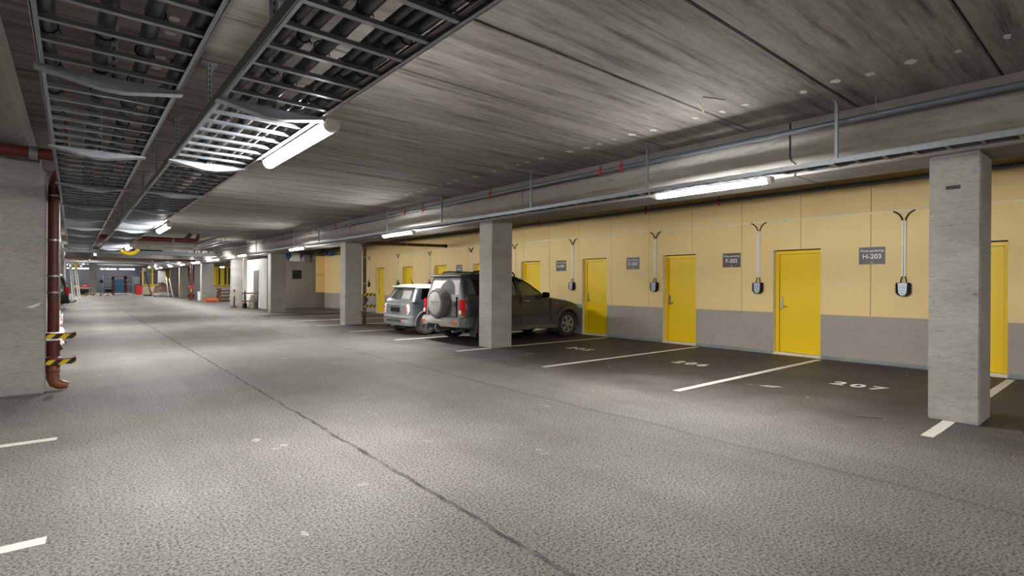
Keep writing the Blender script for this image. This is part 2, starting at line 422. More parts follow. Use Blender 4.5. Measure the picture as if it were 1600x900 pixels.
for a, b in zip(cuts, cuts[1:]):
    a2, b2 = a+.0045, b-.0045
    segs = [(a2, b2)]
    for d in D0:
        new = []
        for p, q in segs:
            if q <= d or p >= d+DW: new.append((p, q)); continue
            if p < d: new.append((p, d))
            if q > d+DW: new.append((d+DW, q))
        segs = new
    for p, q in segs: mb.box(XW-.03, XW+.01, p, q, .86, DH+.02)
    mb.box(XW-.03, XW+.01, a2, b2, DH+.02, ZC)
part('yellow_board', mb, M['panel'], wall, label='pale yellow boards with fine vertical joints')
mb = MB()
for a, b in spans(-9, YE): mb.box(XW+.012, XW+.3, a, b, .86, ZC)
mb.box(XW+.012, XW+.3, -9, YE, DH+.02, ZC)
part('wall_core', mb, simple('board_gap_dark', (.12, .10, .06, 1), .8), wall)
mb = MB()
for d in D0:
    mb.box(XW-.012, XW+.15, d+DW-.004, d+DW+.004, 0, DH+.02)     # far reveal, pale plaster
    mb.box(XW-.03, XW+.3, d, d+DW, SILL-.03, SILL)
part('reveal', mb, M['jamb'], wall, label='pale plaster reveals of the door openings')

LAND = {0: 'nearest the camera, partly hidden by the closest concrete pillar', 1: 'left of the H-203 sign', 2: 'right of the D-203 sign', 3: 'just past the nose of the parked SUV',
        4: 'seen above the bonnet of the parked SUV', 5: 'between the SUV roof and the second concrete pillar', 6: 'above the rear window of the parked SUV', 7: 'above the roof of the small hatchback', 8: 'standing clear at the far left beyond the small hatchback'}
for i, d in enumerate(D0[2:], 1):
    lab = LAND[i-1]
    dr = thing('door_%d' % i, 'yellow steel door %s' % lab, 'door', (XW, d, 0), kind='structure')
    z1 = DH
    mb = MB(); x0, x1 = .075, .13
    mb.box(x0, x1, .005, .055, SILL, z1); mb.box(x0, x1, DW-.075, DW-.012, SILL, z1); mb.box(x0, x1, .055, DW-.075, z1-.06, z1)
    part('door_frame', mb, M['door_yellow'], dr, bevel=.004)
    mb = MB(); mb.box(x0+.03, x1+.02, .06, DW-.082, SILL+.02, z1-.066)
    leaf = part('door_leaf', mb, M['door_yellow'], dr, bevel=.003)
    mb = MB(); mb.box(x0-.03, x1, .0, DW-.012, SILL-.012, SILL+.012)
    part('threshold', mb, M['white'], dr, label='white threshold strip')
    if i > 1:
        hx = x0+.03; hy = DW-.125
        mb = MB(); mb.box(hx-.012, hx, hy-.022, hy+.022, .93, 1.17); mb.box(hx-.022, hx, hy-.015, hy+.015, 1.10, 1.15)
        h = part('handle_plate', mb, M['chrome'], leaf, bevel=.003)
        mb = MB(); mb.tube([(hx-.01, hy, .985), (hx-.055, hy, .985), (hx-.062, hy-.012, .985), (hx-.062, hy-.13, .985)], .009, 10)
        part('door_handle', mb, M['chrome'], leaf, label='metal lever handle')

# end of the bay: stair core in front of the wall end
core = thing('wall_stair_core', 'brown grey concrete block closing the parking bay', 'wall', kind='structure')
part('concrete_face', MB().box(8.0, 11.5, YE, 34.5, 0, 2.62), M['dark_wall'], core)
part('concrete_header', MB().box(10.55, 11.5, YE, 34.5, 2.62, ZC), M['dark_wall'], core)
part('white_side', MB().box(7.86, 8.0, YE+.0, 34.5, 0, 2.72).box(7.84, 7.86, YE-.02, YE+.12, 0, 2.72), M['white'], core, label='white painted lane side')
part('yellow_board', MB().box(10.62, 11.12, YE-.03, YE, .88, 1.85).box(10.62, 11.12, YE-.03, YE, 1.87, 2.95), M['panel'], core, label='yellow boards beside the corner')
vent = thing('vent_grille', 'dark square vent grille high on the brown concrete block', 'vent', (9.57, YE, 1.88))
part('grille_frame', MB().box(-.25, .25, -.03, -.001, -.25, .25), M['dark'], vent)
mb = MB()
for i in range(8): mb.box(-.22, .22, -.05, -.03, -.22+.058*i, -.19+.058*i)
part('louvre', mb, M['black'], vent)
dcore = thing('door_10', 'grey steel door in the white side of the stair core', 'door', (7.86, 31.2, 0), kind='structure')
part('door_frame', MB().box(-.04, .02, -.08, 1.04, 0, 2.16), M['white'], dcore)
lf = part('door_leaf', MB().box(-.06, -.03, 0, .96, .02, 2.08), simple('grey_door_paint', (.17, .16, .17, 1), .5), dcore)
part('door_handle', MB().tube([(-.06, .08, 1.05), (-.12, .08, 1.05), (-.12, .2, 1.05)], .01, 8), M['chrome'], lf)
solo('hatch_box', MB().box(-.23, .23, -.05, .3, 0, .46), M['white'], 'white boxed opening above the brown concrete block', 'box', (9.59, YE+.3, 2.62), bevel=.01)
solo('duct_box', MB().box(-.17, .17, -.05, .3, 0, .38), M['galv_dull'], 'small grey duct end above the brown concrete block', 'duct', (10.22, YE+.3, 2.62), bevel=.01)
def capped_pipe(x, y, z, r, lab):
    t = thing('capped_pipe', lab, 'pipe', (x, y, z), group=None)
    part('pipe_body', MB().tube([(0, .05, 0), (0, 1.6, 0)], r*.9, 16), M['dark'], t)
    part('blue_cap', MB().lathe([(r*.9, 0), (r, -.02), (r, -.16), (r*.8, -.19)][::-1], (0, .08, 0), 20, 'y'), M['blue'], t, label='blue end cap')
    part('pipe_strap', MB().bar((0, .4, r*.9), (0, .4, ZC-z), .02, .02), M['galv'], t)
capped_pipe(11.0-.35, 28.0, 3.06, .16, 'dark pipe with a blue end cap hanging at the yellow boards')
capped_pipe(8.2, 30.6, 2.86, .15, 'dark pipe with a blue end cap left of the fourth pillar')
capped_pipe(9.18, 30.6, 2.95, .17, 'dark pipe with a blue end cap above the brown block')

# far right side: block with yellow framed windows
farw = thing('wall_far_right', 'pale wall with yellow framed windows at the back right', 'wall', kind='structure')
mb = MB(); mb.box(9.0, 14, 56, 56.25, 0, 1.1); mb.box(9.0, 14, 56, 56.25, 2.95, ZC)
part('pale_wall', mb, simple('pale_wall_paint', srgb(200, 192, 175), .8), farw)
mb = MB(); mb.box(5.9, 8.6, 72, 72.25, 0, 1.05); mb.box(8.6, 14, 72, 72.25, 0, ZC)
part('pale_wall', mb, simple('pale_wall_paint', srgb(200, 192, 175), .8), farw)
def far_window(n, x0, x1, y, z0, z1, bars, curtains, lab):
    t = thing('window_%d' % n, lab, 'window', (x0, y, z0), kind='structure'); W = x1-x0; H = z1-z0
    mb = MB(); mb.box(0, W, -.06, .06, 0, .1); mb.box(0, W, -.06, .06, H-.1, H)
    for b in bars: mb.box(b*W-.06, b*W+.06, -.06, .06, .1, H-.1)
    part('window_frame', mb, M['yellow'], t, label='bright yellow frame')
    part('pane', MB().box(.02, W-.02, .07, .09, .05, H-.05), simple('dark_pane', (.10, .115, .13, 1), .15), t)
    if curtains:
        mb = MB()
        for a, b in curtains: mb.box(a*W, b*W, .0, .06, .1, H-.1)
        part('yellow_panel', mb, M['yellow'], t)
far_window(1, 9.6, 12.9, 55.9, 1.1, 2.9, (.02, .25, .5, .75, .98), ((.12, .22), (.32, .42), (.62, .8)), 'wide window with yellow panels behind the pile of pallets')
far_window(2, 5.9, 7.9, 71.9, 1.05, 3.0, (.03, .48, .93), (), 'yellow framed window beside the far pallets and red bin')
far_window(3, 8.0, 8.5, 71.9, 1.05, 3.1, (.1, .9), ((.1, .9),), 'solid bright yellow window panel between two far pillars')
far_window(4, 8.42, 8.75, 66, 1.15, 3.0, (.2, .8), ((.2, .8),), 'narrow yellow window strip between far pillars')

# ------------------------------------------------------------ pillars and beams
def pillar(x0, x1, y0, y1, h, lab, marks=True):
    t = solo('concrete_pillar', MB().box(0, x1-x0, 0, y1-y0, 0, h), M['concrete'], lab, 'pillar', (x0, y0, 0), bevel=.012)
    return t
PX0, PX1 = 7.03, 7.60
pA = pillar(PX0, PX1, 1.07, 1.49, 2.79, 'big square concrete pillar at the right, closest to the camera')
part('red_mark', MB().tube([(-.003, .02, 1.33), (-.003, .05, 1.35), (-.003, .03, 1.325), (-.003, .06, 1.33)], .004, 6), M['red'], pA, label='small red paint mark')
part('green_line', MB().tube([(.0, -.003, 1.78), (.3, -.003, 1.765), (.57, -.003, 1.77)], .004, 6), M['green'], pA, label='green marker line')
part('recess_mark', MB().box(-.002, .01, .16, .28, 2.42, 2.46), M['dark'], pA)
pillar(PX0, PX1, 9.14, 9.62, 2.79, 'concrete pillar in front of the parked dark SUV')
pC = pillar(PX0, PX1, 17.22, 17.68, 2.79, 'concrete pillar with a dark red pipe, left of the small hatchback')
pillar(PX0+.1, PX1+.2, 26.3, 26.8, 2.79, 'concrete pillar left of the dark vent grille')
pillar(7.32, 7.99, 35.0, 35.6, 2.79, 'concrete pillar behind the red and yellow bollard')
pillar(7.26, 8.05, 44.5, 45.1, 3.1, 'concrete pillar with orange hose at its foot')
pillar(7.6, 8.25, 57.6, 58.2, 3.1, 'far concrete pillar with a plank leaning on it')
pillar(7.75, 8.4, 65.0, 65.6, 3.1, 'far concrete pillar behind the heap of waste film')
pillar(7.25, 7.95, 70.4, 71, 3.1, 'farthest concrete pillar in the right row')
pillar(1.3, 1.95, 74, 74.6, ZC, 'lone concrete pillar in front of the dark blue end wall')
part('pale_ring', MB().lathe([(.055, -.01), (.055, 0)], (.2, -.0, 1.98), 16, 'y'), M['wall_concrete'], pC)
LP = [(-.83, -.27, 8.8, 9.35), (-.83, -.27, 17.0, 17.5), (-.95, -.37, 25.1, 25.6), (-1.15, -.58, 33.0, 33.5), (-1.0, -.45, 41.3, 41.8), (-1.0, -.45, 52, 52.5), (-1.0, -.45, 62, 62.5)]
LPL = ['massive concrete pillar at the left edge beside the red downpipe', 'second concrete pillar on the left, just behind the red downpipe', 'third concrete pillar of the left row', 'fourth concrete pillar of the left row by the black van',
       'fifth concrete pillar of the left row', 'sixth concrete pillar of the left row near the ladder', 'last concrete pillar of the left row']
LPO = [pillar(a, b, c, d, 2.78, l) for (a, b, c, d), l in zip(LP, LPL)]
part('green_line', MB().bar((0, -.002, 1.872), (.56, -.002, 1.866), .003, .004), M['green'], LPO[0], label='thin green marker line')
part('round_mark', MB().lathe([(.05, -.004), (.05, 0)], (.12, 0, 2.15), 20, 'y'), simple('pale_plug', (.45, .43, .4, 1), .8), LPO[0], label='pale round plug')
part('scratch', MB().prism([(.38, 1.08), (.52, 1.14), (.50, 1.10), (.44, 1.07)], -.002, 0, 'y'), M['jamb'], LPO[0], label='pale scrape')
def beam(y0, y1, lab):
    prof = [(6.82, ZC), (6.82, 3.0), (6.86, 2.965), (6.98, 2.94), (6.98, 2.79), (7.66, 2.79), (7.66, ZC)]
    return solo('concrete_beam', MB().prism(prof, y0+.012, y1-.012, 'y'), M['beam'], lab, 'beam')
for a, b, l in ((-9, 2.83, 'nearest length of the stepped concrete beam, over the closest pillar'), (2.83, 7.9, 'stepped concrete beam length above the nearest lamp of the right row'), (7.9, 16.0, 'stepped concrete beam length over the SUV pillar'),
                (16.0, 24.1, 'stepped concrete beam length over the pillar left of the hatchback'), (24.1, 36, 'far stepped concrete beam length over the fourth and fifth pillars'), (36, 76, 'farthest stepped beam length of the right row')): beam(a, b, l)
for a, b, l in ((-9, 13.2, 'concrete beam over the left pillars, nearest length'), (13.2, 37.4, 'concrete beam over the left pillars, middle length'), (37.4, 70, 'concrete beam over the left pillars, farthest length')):
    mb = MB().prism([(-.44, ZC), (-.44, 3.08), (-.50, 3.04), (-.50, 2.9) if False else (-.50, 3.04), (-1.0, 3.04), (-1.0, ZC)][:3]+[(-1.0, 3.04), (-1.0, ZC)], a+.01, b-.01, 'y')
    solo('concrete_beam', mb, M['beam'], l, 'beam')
for (a, b, c, d), o in zip(LP, [o for o in bpy.data.objects if o.name.startswith('concrete_pillar') and 'left' in o['label'] and o.location.x < -.2]):
    part('pillar_head', MB().box(.0, .5, .02, .5, 2.78, 3.04), M['concrete'], o)

# ------------------------------------------------------------ ladder trays with hangers and cables
ZT = 2.49
def ladder_tray(name, x0, x1, y0, n, z, lab, sp=.25, rail=.06, sw=.012):
    t = thing(name, lab, 'cable tray', (x0, y0, z)); W = x1-x0; L = n*sp
    for xx, s in ((0, 1), (W, -1)):
        mb = MB(); mb.box(xx-.004, xx+.004, -.1, L, 0, rail); a, b = sorted((xx, xx+s*.022)); mb.box(a, b, -.1, L, 0, .004); mb.box(a, b, -.1, L, rail-.004, rail)
        part('side_rail', mb, M['galv'], t)
    me = MB().box(.004, W-.004, -.016, .016, .006, .011).box(.004, W-.004, -.016, -.012, .006, .026).box(.004, W-.004, .012, .016, .006, .026).mesh('rung')
    me.materials.append(M['galv'])
    for i in range(n): OBJ('rung', me, None, t, (0, i*sp, 0))
    return t
ladder_tray('ladder_tray', -.14, .46, -.55, 98, ZT, 'left of the two wide ladder trays full of thick dark cables')
ladder_tray('ladder_tray', .66, 1.26, -.4, 98, ZT, 'wide ladder tray beside the lane lamps, right of the other wide tray')
def hanger(x, y, z, half, lab, grp):
    t = thing('tray_hanger', lab, 'tray hanger', (x, y, z), group=grp)
    mb = MB(); H = ZC-z
    mb.box(-.02, .02, -.0175, -.0145, 0, H); mb.box(-.02, -.017, -.0145, .02, 0, H); mb.box(.017, .02, -.0145, .02, 0, H)
    part('post', mb, M['galv_slot'], t)
    mb = MB(); mb.box(-.065, .065, -.05, .05, H-.006, H); mb.prism([(-.06, H-.006), (-.02, H-.006), (-.02, H-.08)], -.003, .003, 'y'); mb.prism([(.06, H-.006), (.02, H-.006), (.02, H-.08)], -.003, .003, 'y')
    part('ceiling_plate', mb, M['galv'], t)
    mb = MB()
    prof = [(-half, -.010), (-.05, -.06), (.05, -.06), (half, -.010), (half, .0), (-half, 0)]
    mb.prism(prof, -.036, -.033, 'y'); mb.prism(prof, .033, .036, 'y')
    mb.prism([(-half, -.010), (-.05, -.06), (.05, -.06), (half, -.010), (half, -.007), (.05, -.057), (-.05, -.057), (-half, -.007)], -.036, .036, 'y')
    mb.box(-half, half, -.046, -.036, -.003, 0).box(-half, half, .036, .046, -.003, 0)
    part('cradle_arm', mb, M['galv'], t)
    return t
h0 = hanger(.16, 3.58, ZT, .32, 'nearest hanger and cradle of the left wide tray', 'hangers of the left wide tray')
KIDS.update({})
for i in range(1, 10):
    dup(h0, (.16, 3.58+2.04*i, ZT), label='%s hanger and cradle of the left wide tray' % ORD[i])
dup(h0, (.16, 1.54, ZT), label='hanger of the left wide tray above the top edge of the view')
for i in range(0, 10):
    dup(h0, (.96, 3.52+2.04*i, ZT), label='%s hanger and cradle of the wide tray beside the lane lamps' % ORD[i], group='hangers of the tray beside the lane lamps')
dup(h0, (.96, 1.5, ZT), label='hanger of the tray beside the lamps above the top edge of the view', group='hangers of the tray beside the lane lamps')
def cable(x, r, z, lab, grp, y0=-.8, y1=23.6, ties=True, mat=None):
    rnd = random.Random(int(x*1000)+3)
    pts = []; y = y0; i = 0
    while y < y1:
        pts.append((x+rnd.uniform(-.008, .008), y, z+r+rnd.uniform(0, .006))); y += .6
    pts.append((x, y1, z+r))
    t = thing('power_cable', lab, 'cable', (0, 0, 0), group=grp)
    part('cable_sheath', MB().tube(pts, r, 12), mat or M['cable'], t)
    if ties:
        me = MB().tube([(x+(r+.003)*math.cos(a), 0, z+r+.003+(r+.003)*math.sin(a)) for a in [2*PI*q/12 for q in range(12)]], .0035, 5, closed=True).bar((x+r, 0, z+r), (x+r+.012, .01, z+r-.02), .004, .003).mesh('cable_tie')
        me.materials.append(M['black']); y = y0+.3+rnd.uniform(0, .3)
        while y < min(y1, 14): OBJ('cable_tie', me, None, t, (0, y, 0)); y += .5
    return t
zc = ZT+.027
for i, x in enumerate((-.095, .105, .265, .425)):
    cable(x, .034, zc, '%s thick dark cable bundle in the left wide tray, counted from the left' % ['first', 'second', 'third', 'fourth'][i], 'cable bundles in the left wide tray')
for i, (x, r) in enumerate(((.815, .026), (.93, .033), (1.06, .020), (1.118, .022), (1.19, .030))):
    cable(x, r, zc, '%s dark cable in the wide tray beside the lamps, counted from the left' % ['first', 'second', 'third', 'fourth', 'fifth'][i], 'cables in the tray beside the lane lamps')
cable(.73, .026, zc, 'dark cable along the left rail of the tray beside the lamps', 'cables in the tray beside the lane lamps', ties=False)
for x in (1.228, 1.243): solo('thin_cable', MB().tube([(x, -.8, zc+.006), (x, 23.6, zc+.006)], .0055, 8), simple('pale_cable_sheath', (.4, .36, .33, 1), .5), 'thin pale cable by the outer rail, %s' % ('left of the pair' if x < 1.23 else 'right of the pair'), 'cable', group='thin pale cables by the outer rail')

# narrow tray above the right row of lamps
ZR = 2.715; XR = 6.33
def narrow_tray(x0, x1, y0, y1, z, lab):
    t = thing('cable_tray', lab, 'cable tray', (x0, y0, z)); W = x1-x0; L = y1-y0
    for xx in (0, W):
        mb = MB(); mb.box(xx-.003, xx+.003, 0, L, 0, .05); mb.box(xx-.006, xx+.006, 0, L, .044, .05); mb.box(xx-.005, xx+.005, 0, L, .018, .024)
        part('side_rail', mb, M['galv'], t)
    me = MB().box(.003, W-.003, -.014, .014, .0, .006).mesh('rung'); me.materials.append(M['galv_dull'])
    for i in range(int(L/.25)): OBJ('rung', me, None, t, (0, .2+i*.25, 0))
    part('cable', MB().tube([(W*.4, .05, .018), (W*.4, L-.05, .018)], .011, 8), M['cable'], t); part('cable', MB().tube([(W*.7, .05, .02), (W*.7, L-.05, .02)], .013, 8), M['cable'], t)
    return t
narrow_tray(6.24, 6.46, -3, 19, ZR, 'narrow galvanised tray above the nearest right lamps')
narrow_tray(6.24, 6.46, 19.05, 26.8, ZR, 'narrow galvanised tray above the far right lamps')
g0 = thing('tray_drop_rod', 'nearest drop bracket of the narrow right tray, right of the lamp', 'tray hanger', (6.40, 2.17, ZR), group='drop brackets of the narrow tray')
H = ZC-ZR
mb = MB(); mb.box(-.015, .015, -.015, -.012, .02, H); mb.box(-.015, -.012, -.012, .015, .02, H); mb.box(.012, .015, -.012, .015, .02, H)
part('post', mb, M['galv'], g0)
part('ceiling_plate', MB().box(-.05, .05, -.04, .04, H-.005, H).prism([(-.045, H-.005), (-.015, H-.005), (-.015, H-.06)], -.003, .003, 'y').prism([(.045, H-.005), (.015, H-.005), (.015, H-.06)], -.003, .003, 'y'), M['galv'], g0)
part('foot_bracket', MB().box(-.16, .06, -.02, .02, -.004, 0), M['galv'], g0)
for i, y in enumerate((4.64, 7.17, 10.2, 12.9, 15.4, 18.0, 20.6, 23.2, 26.0)):
    dup(g0, (6.40, y, ZR), label='%s drop bracket of the narrow right tray, counted from the camera' % ORD[i+1])

# ------------------------------------------------------------ lamps
def lamp(x, y, z, lab, grp, L=1.56, rz=0, drop=0.06, rod=False):
    t = thing('strip_lamp', lab, 'lamp', (x, y, z), rz, group=grp)
    arc = [(.05*math.cos(a), -.045*math.sin(a)) for a in [PI*q/8 for q in range(9)]]
    part('diffuser', MB().prism([(.05, .012)]+arc+[(-.05, .012)], -L/2+.05, L/2-.05, 'y'), M['emit'], t, label='glowing white diffuser')
    part('housing', MB().prism([(-.05, .013), (-.04, .035), (.04, .035), (.05, .013)], -L/2, L/2, 'y'), M['white'], t)
    arc2 = [(.053*math.cos(a), -.048*math.sin(a)) for a in [PI*q/8 for q in range(9)]]
    for a, b in ((-L/2, -L/2+.05), (L/2-.05, L/2)):
        part('end_cap', MB().prism([(.053, .012)]+arc2+[(-.053, .012)], a, b, 'y'), M['white'], t)
    for yy in (-L*.38, L*.38): part('mounting_clip', MB().box(-.02, .02, yy-.015, yy+.015, .035, .035+drop), M['galv'], t)
    if rod:
        for yy in (-L*.38, L*.38): part('drop_rod', MB().box(-.006, .006, yy-.006, yy+.006, .035, ZC-z), M['galv'], t)
    part('supply_lead', MB().tube([(0, L/2-.01, 0), (.0, L/2+.06, -.01), (-.02, L/2+.09, .03), (-.05, L/2+.07, .08)], .006, 8), M['white'], t)
    return t
l0 = lamp(1.345, 4.30, 2.475, 'nearest glowing strip lamp hung beside the wide tray', 'strip lamps along the lane')
for i, (y, x, z) in enumerate(((12.1, 1.335, 2.44), (20.0, 1.31, 2.46), (29, 1.05, 2.88), (36.4, .90, 2.9), (43.7, .79, 2.9), (50, .72, 2.9), (57, .64, 2.9), (65, .56, 2.9))):
    if z > 2.8: lamp(x, y, z, '%s glowing strip lamp along the lane, counted from the camera' % ORD[i+1], 'strip lamps along the lane', rod=True)
    else: dup(l0, (x, y, z), label='%s glowing strip lamp along the lane, counted from the camera' % ORD[i+1])
dup(l0, (1.335, -3.4, 2.44), label='strip lamp over the lane behind the camera')
r0 = lamp(XR-.03, 3.62, 2.655, 'nearest glowing strip lamp under the narrow right tray', 'strip lamps under the right tray', L=1.62, drop=.02)
for i, (y, z) in enumerate(((12.1, 2.655), (19.9, 2.655), (28, 2.72), (34, 2.72), (40, 2.72), (46, 2.74), (52.4, 2.76), (59, 2.76))):
    if i > 1: lamp(XR-.03, y, z, '%s glowing strip lamp under the right beam, counted from the camera' % ORD[i+1], 'strip lamps under the right tray', rod=True)
    else: dup(r0, (XR-.03, y, z), label='%s glowing strip lamp under the right beam, counted from the camera' % ORD[i+1])
for i, x in enumerate((-1.2, .6, 3.2, 5.0)):
    lamp(x, 79.5, 2.96, '%s glowing strip lamp set crosswise before the dark blue end wall, from the left' % ORD[i].replace('nearest', 'first'), 'strip lamps before the end wall', rz=PI/2, rod=True)
for i, (x, y) in enumerate(((6.3, 69), (-.3, 68))):  # lamps added to brighten the yellow windows and the far end
    lamp(x, y, 3.0, 'added fill lamp over the far clutter, %s' % ('right one by the yellow windows' if i == 0 else 'left one'), 'added fill lamps over the far clutter', rod=True)
dup(r0, (XR-.03, -4.5, 2.655), label='strip lamp of the right row behind the camera')
lamp(9.7, 50, 2.72, lab='glowing strip lamp in front of the window with yellow panels', grp='strip lamps in the far right bays', rod=True)
lamp(10.5, 44, 2.75, lab='glowing strip lamp in the far bay behind the dark steel panel', grp='strip lamps in the far right bays', rod=True)
lamp(9.3, 38.5, 2.75, lab='glowing strip lamp beyond the stair core by the white column', grp='strip lamps in the far right bays', rod=True)
lamp(-4.6, 4.4, 2.9, lab='strip lamp in the left bay outside the view', grp='strip lamps in the left bays', rod=True)
lamp(-4.6, 20, 2.9, lab='strip lamp in the left bay behind the pillars', grp='strip lamps in the left bays', rod=True)

lamp(-3.6, -2.5, 2.95, 'added fill lamp in the left bay behind the camera', 'strip lamps in the left bays', rod=True)  # added unseen lamp, lifts the dim beam and ceiling at upper left
lamp(-4.6, 12.0, 2.9, 'added fill lamp in the left bay between the first pillars', 'strip lamps in the left bays', rod=True)  # second added lamp brightening the ceiling above the left trays
# ------------------------------------------------------------ pipes
def sprinkler_pipe(x, z, r, y0, y1, lab, hang):
    t = thing('sprinkler_pipe', lab, 'pipe', (x, 0, z))
    part('pipe_body', MB().tube([(0, y0, 0), (0, y1, 0)], r, 16), M['pipe_grey'], t)
    for y in hang:
        part('pipe_clamp', MB().tube([((r+.004)*math.cos(a), y, (r+.004)*math.sin(a)) for a in [2*PI*q/14 for q in range(14)]], .005, 6, closed=True).bar((0, y, r), (0, y, ZC-z), .008, .008), M['galv'], t)
    return t
sprinkler_pipe(6.56, 3.235, .033, -3, 46, 'dark grey sprinkler pipe running along the beam above the lane', [1.85, 5.9, 9.9, 13.9, 17.9, 21.9, 25.9])
sprinkler_pipe(10.98, 3.26, .040, -3, 30.2, 'dark grey sprinkler pipe running along the top of the yellow wall', [1.15, 3.85, 7.8, 10.6, 14.2, 18.4])
s0 = thing('fire_sprinkler', 'nearest red sprinkler head with an upright tube on the beam pipe', 'sprinkler', (6.55, 5.66, 3.235), group='sprinkler heads on the beam pipe')
part('red_fitting', MB().tube([(0, -.025, 0), (0, .025, 0)], .045, 12).tube([(0, 0, -.06), (0, 0, .06)], .022, 10), M['red'], s0)
part('upright', MB().tube([(0, 0, .05), (0, 0, .17)], .012, 8), M['pipe_grey'], s0)
part('deflector', MB().tube([(0, 0, -.06), (0, 0, -.075)], [.008, .025], 10), M['red'], s0)
for i, y in enumerate((5.24, 8.6, 11.3, 12.2, 16.9, 19.2, 22.4, 25.5)):
    dup(s0, (6.55, y, 3.235), label='%s red sprinkler head on the beam pipe, counted from the camera' % ORD[i+1])
for i, y in enumerate((6.05, 8.0, 11.9, 15.2, 17.7)):
    o = dup(s0, (10.97, y, 3.26), label='%s small red sprinkler head on the wall pipe, counted from the camera' % ORD[i], group='sprinkler heads on the wall pipe')

# red downpipe at the left pillar
dp = thing('downpipe', 'thick dark red drain pipe standing beside the left pillar', 'pipe', (-.198, 8.98, 0))
part('main_stack', MB().tube([(0, 0, .75), (0, 0, 2.45), (.0, 0, 2.6), (.03, -.08, 2.72), (.08, -.25, 2.83), (.1, -.42, 2.9), (.1, -.45, ZC-.01)], .06, 20), M['pipe_red'], dp)
part('branch', MB().tube([(.1, -.42, 2.94), (-.3, -.42, 2.945), (-2.8, -.42, 2.99)], .07, 20), M['pipe_red'], dp, label='horizontal red branch running to the left')
for p, ax in (((0, 0, 2.5), 0), ((0, 0, 1.93), 0), ((0, 0, 1.47), 0), ((0, 0, 1.26), 0), ((0, 0, .58), 0)):
    part('pipe_clamp', MB().lathe([(.067, -.012), (.067, .012)], p, 20), M['galv'], dp)
part('pipe_clamp', MB().lathe([(.078, -.04), (.078, .04)], (-.18, -.42, 2.944), 20, 'x'), M['galv'], dp); part('pipe_clamp', MB().lathe([(.078, -.015), (.078, .015)], (-.58, -.42, 2.95), 20, 'x').bar((-.58, -.42, 3.03), (-.58, -.42, ZC-.38), .015, .015), M['galv'], dp)
part('socket', MB().lathe([(.066, .34), (.074, .345), (.08, .36), (.074, .375), (.071, .38), (.071, .48), (.079, .5), (.079, .52), (.066, .53)], (0, 0, -.1), 24), M['pipe_brown'], dp, label='brown plastic lower section')
part('shoe', MB().tube([(0, 0, .34), (0, 0, .16), (.02, -.005, .1), (.07, -.01, .07), (.15, -.02, .055)], [.068, .068, .068, .062, .042], 20), M['pipe_brown'], dp)
part('inspection_stub', MB().tube([(0, -.0, .52), (.085, 0, .56)], [.05, .035], 14).tube([(.0, 0, .44), (.0, 0, .64)], .069, 16), M['pipe_red'], dp)
for zz, l in ((.70, 'upper yellow and black striped guard bar across the red downpipe'), (.375, 'lower yellow and black striped guard bar across the red downpipe')):
    g = thing('guard_bar', l, 'guard', (-.265, 8.86, zz), group=None)
    part('striped_bar', MB().box(0, .295, -.02, -.012, -.03, .03), M['hazard'], g, label='yellow and black stripes')
    part('steel_angle', MB().box(0, .295, -.012, .02, .0, .04).box(.26, .295, -.012, .25, -.03, .04).box(0, .04, -.012, .1, -.03, .04), M['red_dark'], g)
# pipe by the third right pillar
p2 = thing('downpipe', 'slim dark brown pipe beside the third right pillar bending over the bay', 'pipe', (7.70, 17.2, 0))
part('stack', MB().tube([(0, 0, 0), (0, 0, 2.62), (.03, 0, 2.74), (.14, 0, 2.80), (.3, 0, 2.80), (3.25, 0, 2.86)], .055, 16), M['pipe_dark'], p2)
part('end_cap', MB().lathe([(.065, 0), (.065, .12)], (3.2, 0, 2.86), 16, 'x'), M['black'], p2)
part('trap', MB().tube([(0, 0, .95), (.08, -.02, .85), (.0, 0, .7)], .05, 12), M['pipe_dark'], p2)
for zz in (.45, 1.4, 2.3): part('pipe_clamp', MB().lathe([(.06, -.012), (.06, .012)], (0, 0, zz), 16), M['galv'], p2)
for zz in (1.6, 2.35): part('pipe_clamp', MB().lathe([(.062, -.012), (.062, .012)], (zz, 0, 2.83), 16, 'x'), M['galv'], p2)
for zz, l in ((1.02, 'upper striped guard bar beside the hatchback'), (.62, 'lower striped guard bar beside the hatchback')):
    g = thing('guard_bar', l, 'guard', (7.62, 17.08, zz))
    part('striped_bar', MB().box(0, .42, -.02, -.012, -.04, .04), M['hazard'], g)
    part('steel_angle', MB().box(0, .42, -.012, .02, .0, .045).box(.38, .42, -.012, .25, -.03, .045), M['black'], g)
# red pipe across the ceiling
p3 = thing('drain_pipe', 'dark red drain pipe crossing under the ceiling with branch stubs', 'pipe', (1.4, 25.3, 3.1))
part('pipe_body', MB().tube([(-.8, 0, 0), (2.45, 0, .02)], .10, 16), M['pipe_red'], p3)
part('branch_stub', MB().tube([(2.0, 0, 0), (2.2, -.1, .12), (2.3, -.1, .3)], .08, 12).tube([(2.3, 0, 0), (2.55, .1, .05), (2.65, .1, .3)], .08, 12), M['pipe_red'], p3)
part('pipe_clamp', MB().lathe([(.11, -.03), (.11, .03)], (1.7, 0, .015), 16, 'x').lathe([(.11, -.03), (.11, .03)], (.2, 0, .005), 16, 'x'), M['galv'], p3)
p4 = thing('drain_pipe', 'long dark red pipe crossing far under the ceiling behind the grey tray', 'pipe', (-.4, 38.5, 2.72))
part('pipe_body', MB().tube([(0, 0, 0), (6.3, 0, .04)], .065, 14), M['pipe_dark'], p4)
part('pipe_strap', MB().bar((1.2, 0, .1), (1.2, 0, ZC-2.72), .03, .03).bar((4.4, 0, .1), (4.4, 0, ZC-2.72), .03, .03), M['galv'], p4)
cp = thing('cross_pipe', 'black pipe crossing under the ceiling above the grey tray', 'pipe', (.3, 34.5, 3.06))
